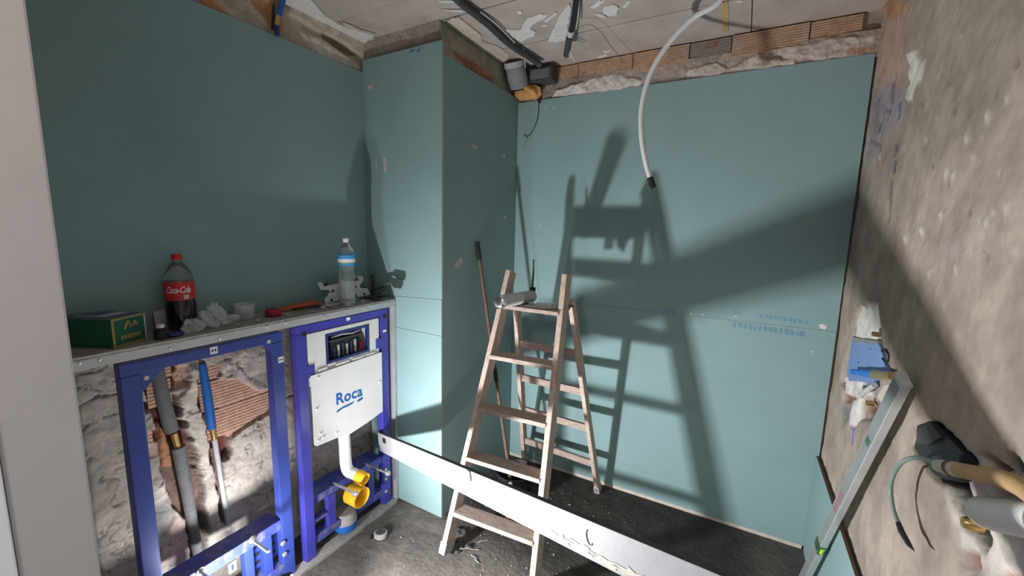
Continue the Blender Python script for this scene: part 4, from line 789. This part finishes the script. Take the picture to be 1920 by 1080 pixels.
B().bar(P0-bd*0.01+vv_*(-0.045)+hh*0.0004, P0+bd*0.045+vv_*(-0.052)+hh*0.0004, vv_*0.016, hh*0.0004).build('hand_slot', 'black', se) if False else None
c = P0+bd*0.80; B().bar(c+vv_*(-0.018), c+bd*0.020+vv_*(-0.018), vv_*0.020, hh*0.006).build('end_stop_peg', 'hose_green', se, bevel=0.003)
c = P0-bd*0.155+hh*0.0003-vv_*0.032; B().bar(c, c+bd*0.05, vv_*0.014, hh*0.0006).build('hand_slot', 'black', se)
# dried plaster along its lower edge and a curl mark
for k in range(9):
    t0 = 1.30+k*0.085; c = P0+bd*t0-vv_*(WB-0.020-0.004*math.sin(k*2.1)); q = []
    for j in range(14):
        a = 2*math.pi*j/14; rr = 1+0.5*math.sin(j*2.7+k); q.append(c+bd*0.05*math.cos(a)*rr*0.9+vv_*0.010*math.sin(a)*rr+hh*0.0003)
    B().prism(q, hh*0.0012).build('dried_plaster', 'pale_tan', se)
c = P0+bd*1.42-vv_*0.045+hh*0.001
B().tube([c+bd*0.010*math.cos(a)+vv_*0.020*math.sin(a) for a in np.linspace(1.9, 5.6, 14)], 0.0014, 6).build('curl_mark', 'rubber', se)

# ================================================================== FLOOR THINGS
tp = thing('tape_measure', tuple(hz(714, 1010, 0.0)), 'grey and black tape measure lying on the concrete floor', 'tape measure')
c = hz(714, 1008, 0.0); ax = np.array((0.75, 0.5, 0)); ax /= np.linalg.norm(ax); sd = np.array((-ax[1], ax[0], 0))
q = [c+ax*(0.036*math.cos(a))*(1.0)+sd*(0.030*math.sin(a)) for a in np.linspace(0, 2*math.pi, 18, endpoint=False)]
q = [np.array((p[0], p[1], 0.004)) for p in q]
B().prism(q, (0, 0, 0.030)).build('case', 'rubber', tp, bevel=0.005)
B().prism([c+(np.array((p[0], p[1], 0))-np.array((c[0], c[1], 0)))*0.72+np.array((0, 0, 0.0335)) for p in q], (0, 0, 0.003)).build('face_plate', 'dark_grey', tp, bevel=0.001)
B().bar(c-ax*0.034+np.array((0, 0, 0.008)), c-ax*0.050+np.array((0, 0, 0.008)), sd*0.012, (0, 0, 0.005)).build('tape_hook', 'black', tp); B().prism([np.array((c[0], c[1], 0.0005))+(np.array((p[0], p[1], 0))-np.array((c[0], c[1], 0)))*1.04 for p in q], (0, 0, 0.006)).build('rubber_base', 'black', tp)
rub = B()
for i in range(260):
    x, y = random.uniform(0.26, 1.5), random.uniform(0.9, 2.2); s = random.uniform(0.0015, 0.006)*(1.6 if random.random() < 0.1 else 1)
    if (0.2 < x < 0.3 and y < 1.5) or math.hypot(x-0.80, y-1.95) < 0.16: continue
    a = random.uniform(0, 6.3); q = [(x+s*math.cos(a+k*2.1)*random.uniform(.7, 1.3), y+s*math.sin(a+k*2.1)*random.uniform(.7, 1.3), 0.001) for k in range(3)]
    rub.add(q+[(x, y, s*0.9+0.001)], [(0, 1, 2), (0, 1, 3), (1, 2, 3), (2, 0, 3)])
ro = rub.build('floor_grit', 'rubber'); ro['kind'] = 'stuff'; tag(ro, 'loose grit and crumbs scattered over the concrete floor', 'grit')
for i, (px, py, ln, an) in enumerate([(880, 1030, 0.10, 0.5), (890, 1048, 0.07, -0.3), (905, 1015, 0.06, 0.9)]):
    c = hz(px, py, 0.004); d = np.array((math.cos(an), math.sin(an), 0))*ln/2
    tag(B().tube(spline([c-d, c-d*.3+np.array((0.003, 0.004, 0.004)), c+d*.4+np.array((-.002, -.003, .002)), c+d], 4), 0.0018, 6).build('wood_splinter', 'rubber'), 'thin pale splinter on the floor by the ladder foot', 'splinter', 'splinters by the ladder foot')
ck = B(); 
for i in range(12):
    c = hz(random.uniform(848, 880), random.uniform(990, 1040), 0.0); s = random.uniform(0.008, 0.02)
    o = blob((c[0], c[1], s*0.4), (s, s*0.8, s*0.45), 6, 0.5, i, 3).build('dirt_clod', 'dark_grey'); tag(o, 'small dark clod of dirt beside the ladder foot', 'dirt', 'dirt clods by the ladder foot')

# ================================================================== CEILING SERVICES
def tubing(pts, r, n=12, k=8): return B().tube(spline(pts, k), r, n)
blk = thing('black_conduit', tuple(hz(930, 60, 2.655)), 'long black cable conduit running along the ceiling into the pillar corner', 'conduit')
pts = [hz(840, -20, 2.655), hz(868, 8, 2.655), hz(915, 45, 2.652), hz(955, 82, 2.650), hz(1000, 112, 2.645), hz(1012, 121, 2.642)]
sp_ = spline(pts, 30); B().tube(sp_, [0.0165+0.0016*(i % 2) for i in range(len(sp_))], 14).build('corrugated_pipe', 'dark_grey', blk, True)
tubing([hz(900, 22, 2.665), hz(930, 45, 2.66), hz(965, 80, 2.66)], 0.004, 8).build('grey_cable', 'light_grey', blk, True)
B().tube([hz(982, 92, 2.66), hz(984, 110, 2.63), hz(985, 128, 2.60)], 0.0025, 6).build('tie_wire', 'pale_tan', blk, True)
dct = thing('drain_stub', (0.62, 2.22, 2.45), 'grey drain pipe stub with taped rim in the ceiling corner by the pillar', 'drain pipe')
B().tube([(0.612, 2.150, 2.650), (0.612, 2.180, 2.605), (0.612, 2.22, 2.555)], [0.058, 0.062, 0.060], 26).build('pipe_stub', 'grey_pipe', dct, True); B().tube([(0.612, 2.138, 2.672), (0.612, 2.152, 2.645)], 0.063, 26).build('tape_rim', 'tape', dct, True)
jb = thing('junction_box', (0.75, 2.26, 2.56), 'dark box behind the conduit end in the ceiling corner', 'box')
B().box((0.675, 2.22, 2.565), (0.83, 2.315, 2.648)).build('box_body', 'dark_grey', jb, bevel=0.006); B().box((0.69, 2.214, 2.58), (0.815, 2.22, 2.635)).build('box_lid', 'grey_foam', jb, bevel=0.002)
tag(blob((0.650, 2.270, 2.525), (0.085, 0.06, 0.045), 16, 0.35, 17, 3).build('foam_plug', 'foam', smooth=True), 'orange expanding foam plug above the corner of the back wall', 'foam')
cc = thing('corrugated_conduit', tuple(hz(1070, 50, 2.64)), 'short black corrugated conduit with bare wires hanging out of its open end', 'conduit')
pts = [hz(1084, -30, 2.665), hz(1078, 20, 2.645), hz(1071, 60, 2.625), hz(1067, 78, 2.612)]
sp_ = spline(pts, 22); B().tube(sp_, [0.0125+0.0016*(i % 2) for i in range(len(sp_))], 14).build('corrugated_pipe', 'black', cc, True)
e_ = [hz(1068, 68, 2.617), hz(1062, 103, 2.590)]; B().tube(e_, 0.0165, 16).build('end_sleeve', 'dark_grey', cc, True); B().tube([hz(1071, 56, 2.628), hz(1069, 66, 2.62)], 0.0170, 14).build('tape_ring', 'tape', cc, True)
for a_, mm in (((1066, 95), 'white'), ((1069, 95), 'light_grey'), ((1063, 97), 'light_grey')):
    p = hz(a_[0], a_[1], 2.592); q = [p, p+np.array((0.006, 0.02, -0.018)), p+np.array((0.012+0.012*(mm == 'white'), 0.035, -0.045))]; tubing(q, 0.0022, 6).build('bare_wire', mm, cc, True)
tubing([hz(1086, -20, 2.66), hz(1084, 30, 2.64), hz(1080, 55, 2.62)], 0.003, 6).build('pale_cable', 'cream', cc, True)
tubing([hz(1082, 52, 2.63), hz(1105, 46, 2.64), hz(1125, 58, 2.635), hz(1145, 85, 2.62), hz(1170, 118, 2.60)], 0.0012, 5).build('thin_wire', 'dark_grey', cc, True)
wcn = thing('white_conduit', tuple(hy(1290, 40, 1.8)), 'white flexible conduit curving down from the ceiling with black tip', 'conduit')
pts = [hy(1375, -22, 1.80), hy(1345, 6, 1.8), hy(1298, 35, 1.8), hy(1252, 84, 1.8), hy(1219, 140, 1.8), hy(1203.5, 200, 1.8), hy(1203, 255, 1.8), hy(1210, 300, 1.8), hy(1220, 337, 1.8)]
pts[0] = np.array((pts[0][0], 1.8, 2.676))
tubing(pts, 0.0118, 14).build('tube', 'white_conduit', wcn, True); B().tube([hy(1218.5, 333, 1.8), hy(1225, 352, 1.8)], 0.0135, 12).build('black_tip', 'black', wcn, True)
tw = thing('thin_black_wire', tuple(hy(1008, 200, YB-0.02)), 'thin black wire with small connector dangling under the orange foam', 'wire')
B().tube([hy(1011, 181, YB-0.012), hy(1011, 193, YB-0.012)], 0.009, 8).build('connector', 'black', tw); tubing([hy(1010, 191, YB-0.012), hy(1008, 220, YB-0.012), hy(999, 245, YB-0.010), hy(989, 256, YB-0.008), hy(982, 253, YB-0.008)], 0.0022, 6).build('wire', 'black', tw, True); tubing([hy(989, 256, YB-0.008), hy(986, 268, YB-0.006), hy(981, 280, YB-0.004)], 0.001, 5).build('wire_end', 'dark_grey', tw, True)
bp = thing('blue_water_pipe', tuple(hx(520, 40, 0.02)), 'bright blue water pipe stub with brass joint hanging over the left green board', 'pipe')
B().tube([hx(536, -40, 0.022), hx(530, 0, 0.022), hx(522, 30, 0.022)], 0.0125, 14).build('blue_sleeve', 'blue_hose', bp, True); B().tube([hx(522, 28, 0.022), hx(518, 50, 0.022)], 0.0105, 14).build('joint', 'brass', bp, True); B().tube([hx(518, 48, 0.022), hx(520, 67, 0.022)], 0.0125, 14).build('end_plug', 'navy', bp, True)
B().tube([hx(513, 10, 0.006), hx(511, 55, 0.006)], 0.006, 8).build('pipe_clip', 'black', bp)

# ================================================================== RIGHT WALL SERVICES
mx = thing('mixer_body', tuple(hx(1620, 700, XR)), 'pale blue recessed mixer valve box set in the plaster of the right wall', 'valve box')
ol = [hx(a, b_, XR+0.004) for a, b_ in [(1597, 634), (1646, 643), (1652, 655), (1660, 690), (1668, 700), (1640, 706), (1638, 718), (1592, 714), (1588, 702)]]
B().prism(ol, (0.03, 0, 0)).build('casing', 'mixer_blue', mx, bevel=0.001)
B().prism([hx(a, b_, XR+0.0035) for a, b_ in [(1598, 632), (1646, 640), (1646, 646), (1598, 640)]], (0.02, 0, 0)).build('casing_lid', 'grey_pipe', mx)
B().tube([hx(1600, 697, XR-0.012), hx(1618, 699, XR-0.012)], 0.0115, 14).build('blue_cap', 'bright_blue', mx, True); B().tube([hx(1617, 699, XR-0.012), hx(1641, 702, XR-0.012)], 0.0145, 14).build('blue_cap', 'bright_blue', mx, True)
B().tube([hx(1640, 702, XR-0.014), hx(1657, 704, XR-0.014), hx(1674, 705, XR-0.014)], [0.016, 0.013, 0.013], 14).build('brass_valve', 'brass', mx, True)
cr = hx(1660, 667, XR-0.001); B().tube([cr+np.array((0, 0.045*math.cos(a), 0.018*math.sin(a))) for a in np.linspace(0.3, 5.2, 16)], 0.004, 8).build('seal_ring', 'black', mx, True)
for q in [(1632, 654), (1609, 680)]: B().lathe(hx(q[0], q[1], XR+0.004), [(0.004, 0), (0.004, 0.001)], 8, (-1, 0, 0)).build('screw_hole', 'black', mx)
for q, r0 in [((1620, 727), 0.010), ((1626, 755), 0.010), ((1637, 626), 0.009)]:
    p = hx(*q, XR-0.004); B().lathe(p+np.array((0.02, 0, 0)), [(r0, 0), (r0, 0.022), (r0*.7, 0.024)], 14, (-1, 0, 0)).build('brass_fitting', 'brass', mx, True)
B().tube([hx(1613, 742, XR+0.004), hx(1640, 722, XR+0.004)], 0.010, 12).build('outlet_pipe', 'light_grey', mx, True)
tag(B().prism(rough([hx(a, b_, XR-0.003) for a, b_ in [(1644, 745), (1658, 722), (1668, 722), (1660, 750), (1652, 754)]], 3, 0.002), (0.006, 0, 0)).build('paper_scrap', 'cream'), 'cream paper scrap in the plaster beside the level top', 'paper')
# spirit level leaning along the wall
lt = hx(1694, 712, WR-0.022); lbm = np.array((2.318, 2.03, 0.0)); 
lbm = hz(1503, 1094, 0.012); lbm[0] -= 0.0
ldv = (lt-lbm)/np.linalg.norm(lt-lbm); lv = thing('spirit_level', tuple(lbm), 'long aluminium spirit level with green vials leaning on the right wall', 'spirit level')
tow = CAM-lt; s1 = np.cross(ldv, np.array((1.0, 0, 0))); s1 = s1/np.linalg.norm(s1); s2 = np.cross(ldv, s1)   # s1 along wall, s2 off the wall
_a = math.radians(8); s1, s2 = s1*math.cos(_a)+s2*math.sin(_a), s2*math.cos(_a)-s1*math.sin(_a)
hw, ht = 0.024, 0.0115
lb_ = B().bar(lbm, lt, s1*hw, s2*ht).build('rail_body', 'alu_clean', lv, bevel=0.002)
B().bar(lt-ldv*0.004, lt+ldv*0.004, s1*(hw+0.001), s2*(ht+0.001)).build('end_cap', 'light_grey', lv)
LL = np.linalg.norm(lt-lbm)
M['level_face'] = mat('blue_grey_level_face', (0.27, 0.30, 0.30), 0.5, 0.1, 10, 0.03, 50, metal=0.2)
sg = -1.0 if (s1 @ np.array((0, 1, 0))) > 0 else 1.0      # edge facing the camera (towards -y)
sf = s2 if (s2[0] < 0) else -s2                               # face turned into the room
def onf(t, o, l, w_, nm, m, d=0.0006): c = lbm+ldv*t+s1*o+sf*(ht+d); return B().bar(c-ldv*l/2, c+ldv*l/2, s1*w_, sf*d*(1.6 if nm != 'side_face' else 1.0)).build(nm, m, lv)
onf(LL*0.5, 0.0, LL*0.985, hw-0.004, 'side_face', 'level_face', 0.0004)
vt = float((hx(1545, 1030, WR-0.03)-lbm)@ldv)
for t in (vt,):
    c = lbm+ldv*t; B().bar(c-ldv*0.034, c+ldv*0.034, s1*(hw+0.0008), s2*(ht+0.0008)).build('vial_block', 'vial_dark', lv); B().tube([c-ldv*0.020+s1*sg*(hw-0.002), c+ldv*0.020+s1*sg*(hw-0.002)], 0.008, 14).build('vial', 'vial', lv, True)
for k in range(5): onf(LL*0.50+k*0.026, 0.0, 0.013, 0.010, 'printed_letter', 'red_print')
onf(LL*0.80, 0, 0.03, 0.012, 'green_mark', 'vial_dark')
# pipes and hose in the hole
tn = thing('tan_pipe', tuple(hx(1840, 890, WR-0.01)), 'tan plastic pipe with pale tip emerging from the wall hole', 'pipe')
B().tube([hx(1761, 873, WR-0.01), hx(1776, 877, WR-0.01), hx(1800, 882, WR-0.008)], [0.0135, 0.0155, 0.0158], 14).build('pipe_tip', 'pale_tan', tn, True); tubing([hx(1796, 881, WR-0.008), hx(1840, 890, WR-0.005), hx(1880, 899, WR-0.005), hx(1925, 920, WR-0.010), hx(1960, 950, WR-0.02)], 0.0155, 14).build('pipe_shaft', 'tan', tn, True)
B().tube([hx(1784, 878, WR-0.01), hx(1789, 879, WR-0.01)], 0.0168, 14).build('clamp', 'brown_edge', tn, True)
whp = thing('white_drain_pipe', tuple(hx(1870, 960, WR)), 'thick white drain pipe lying in the broken plaster below the tan pipe', 'pipe')
tubing([hx(1850, 962, WR+0.022), hx(1872, 966, WR+0.016), hx(1905, 972, WR+0.012), hx(1970, 985, WR+0.010)], 0.030, 20).build('pipe_shaft', 'white_plastic', whp, True)
B().lathe(hx(1842, 988, WR+0.02), [(0.012, 0), (0.013, 0.02), (0.010, 0.028)], 16, (-1, 0, 0)).build('brass_fitting', 'brass', whp, True)
hs = thing('grey_green_hose', tuple(hx(1690, 930, WR-0.02)), 'thin grey green hose curling out of the wall hole to a black tapered tip', 'hose')
hp = [hx(1762, 872, WR+0.0), hx(1745, 864, WR-0.02), hx(1718, 858, WR-0.035), hx(1692, 866, WR-0.045), hx(1675, 890, WR-0.045), hx(1670, 920, WR-0.040), hx(1675, 955, WR-0.035), hx(1684, 980, WR-0.03)]
tubing(hp, 0.0052, 12).build('tube', 'hose_green', hs, True); B().tube([hx(1683, 977, WR-0.03), hx(1690, 996, WR-0.028), hx(1705, 1022, WR-0.024), hx(1715, 1034, WR-0.022)], [0.0055, 0.007, 0.0055, 0.0006], 10).build('tapered_tip', 'black', hs, True)
bgs = thing('black_sheath', tuple(hx(1760, 840, XR)), 'crumpled black plastic sheath stuffed in the wall hole', 'plastic')
B().prism([hx(a, c_, WR+0.006) for a, c_ in k3([(266, 126), (345, 96), (470, 210), (560, 300), (548, 375), (530, 465), (440, 465), (378, 440), (305, 345), (246, 268), (264, 200)])], (0.03, 0, 0)).build('sheath', 'black', bgs, bevel=0.003)
B().prism([hx(a, c_, WR+0.0) for a, c_ in k3([(280, 140), (350, 115), (420, 200), (330, 250), (262, 235)])], (0.006, 0, 0)).build('fold', 'dark_grey', bgs, bevel=0.002)
B().prism([hx(a, c_, WR+0.004) for a, c_ in k3([(340, 270), (540, 310), (535, 380), (400, 350)])], (0.006, 0, 0)).build('fold', 'black', bgs, bevel=0.002)

# ================================================================== WORK LIGHT (just below the picture)
wk = thing('work_light', (LAMP.x-0.02, LAMP.y-0.05, 0.0), 'low twin-headed LED work light standing on the floor before the blue frames', 'work light')
for LP, LD in ((LAMP, LAMP_DIR), (LAMP2, LAMP2_DIR)):
    q_ = np.array(LD); L0 = np.array(LP)-q_*0.012; sx = np.cross(q_, (0, 0, 1)); sx /= np.linalg.norm(sx); su = np.cross(sx, q_)
    hg = B().bar(L0-q_*0.045, L0-q_*0.004, sx*0.055, su*0.030).build('lamp_head', 'black', wk, bevel=0.004); B().bar(L0-q_*0.0035, L0, sx*0.045, su*0.024).build('lens', 'lamp_glass', hg)
    c = L0-q_*0.025; B().tube([c-np.array((0, 0, 0.025)), np.array((c[0], c[1], 0.010))], 0.008, 10).build('stand_post', 'dark_grey', wk)
B().bar((LAMP2.x, LAMP2.y-0.02, 0.006), (LAMP.x, LAMP.y-0.02, 0.006), (0.0, 0.04, 0.0), (0, 0, 0.005)).build('base_plate', 'dark_grey', wk, bevel=0.002)
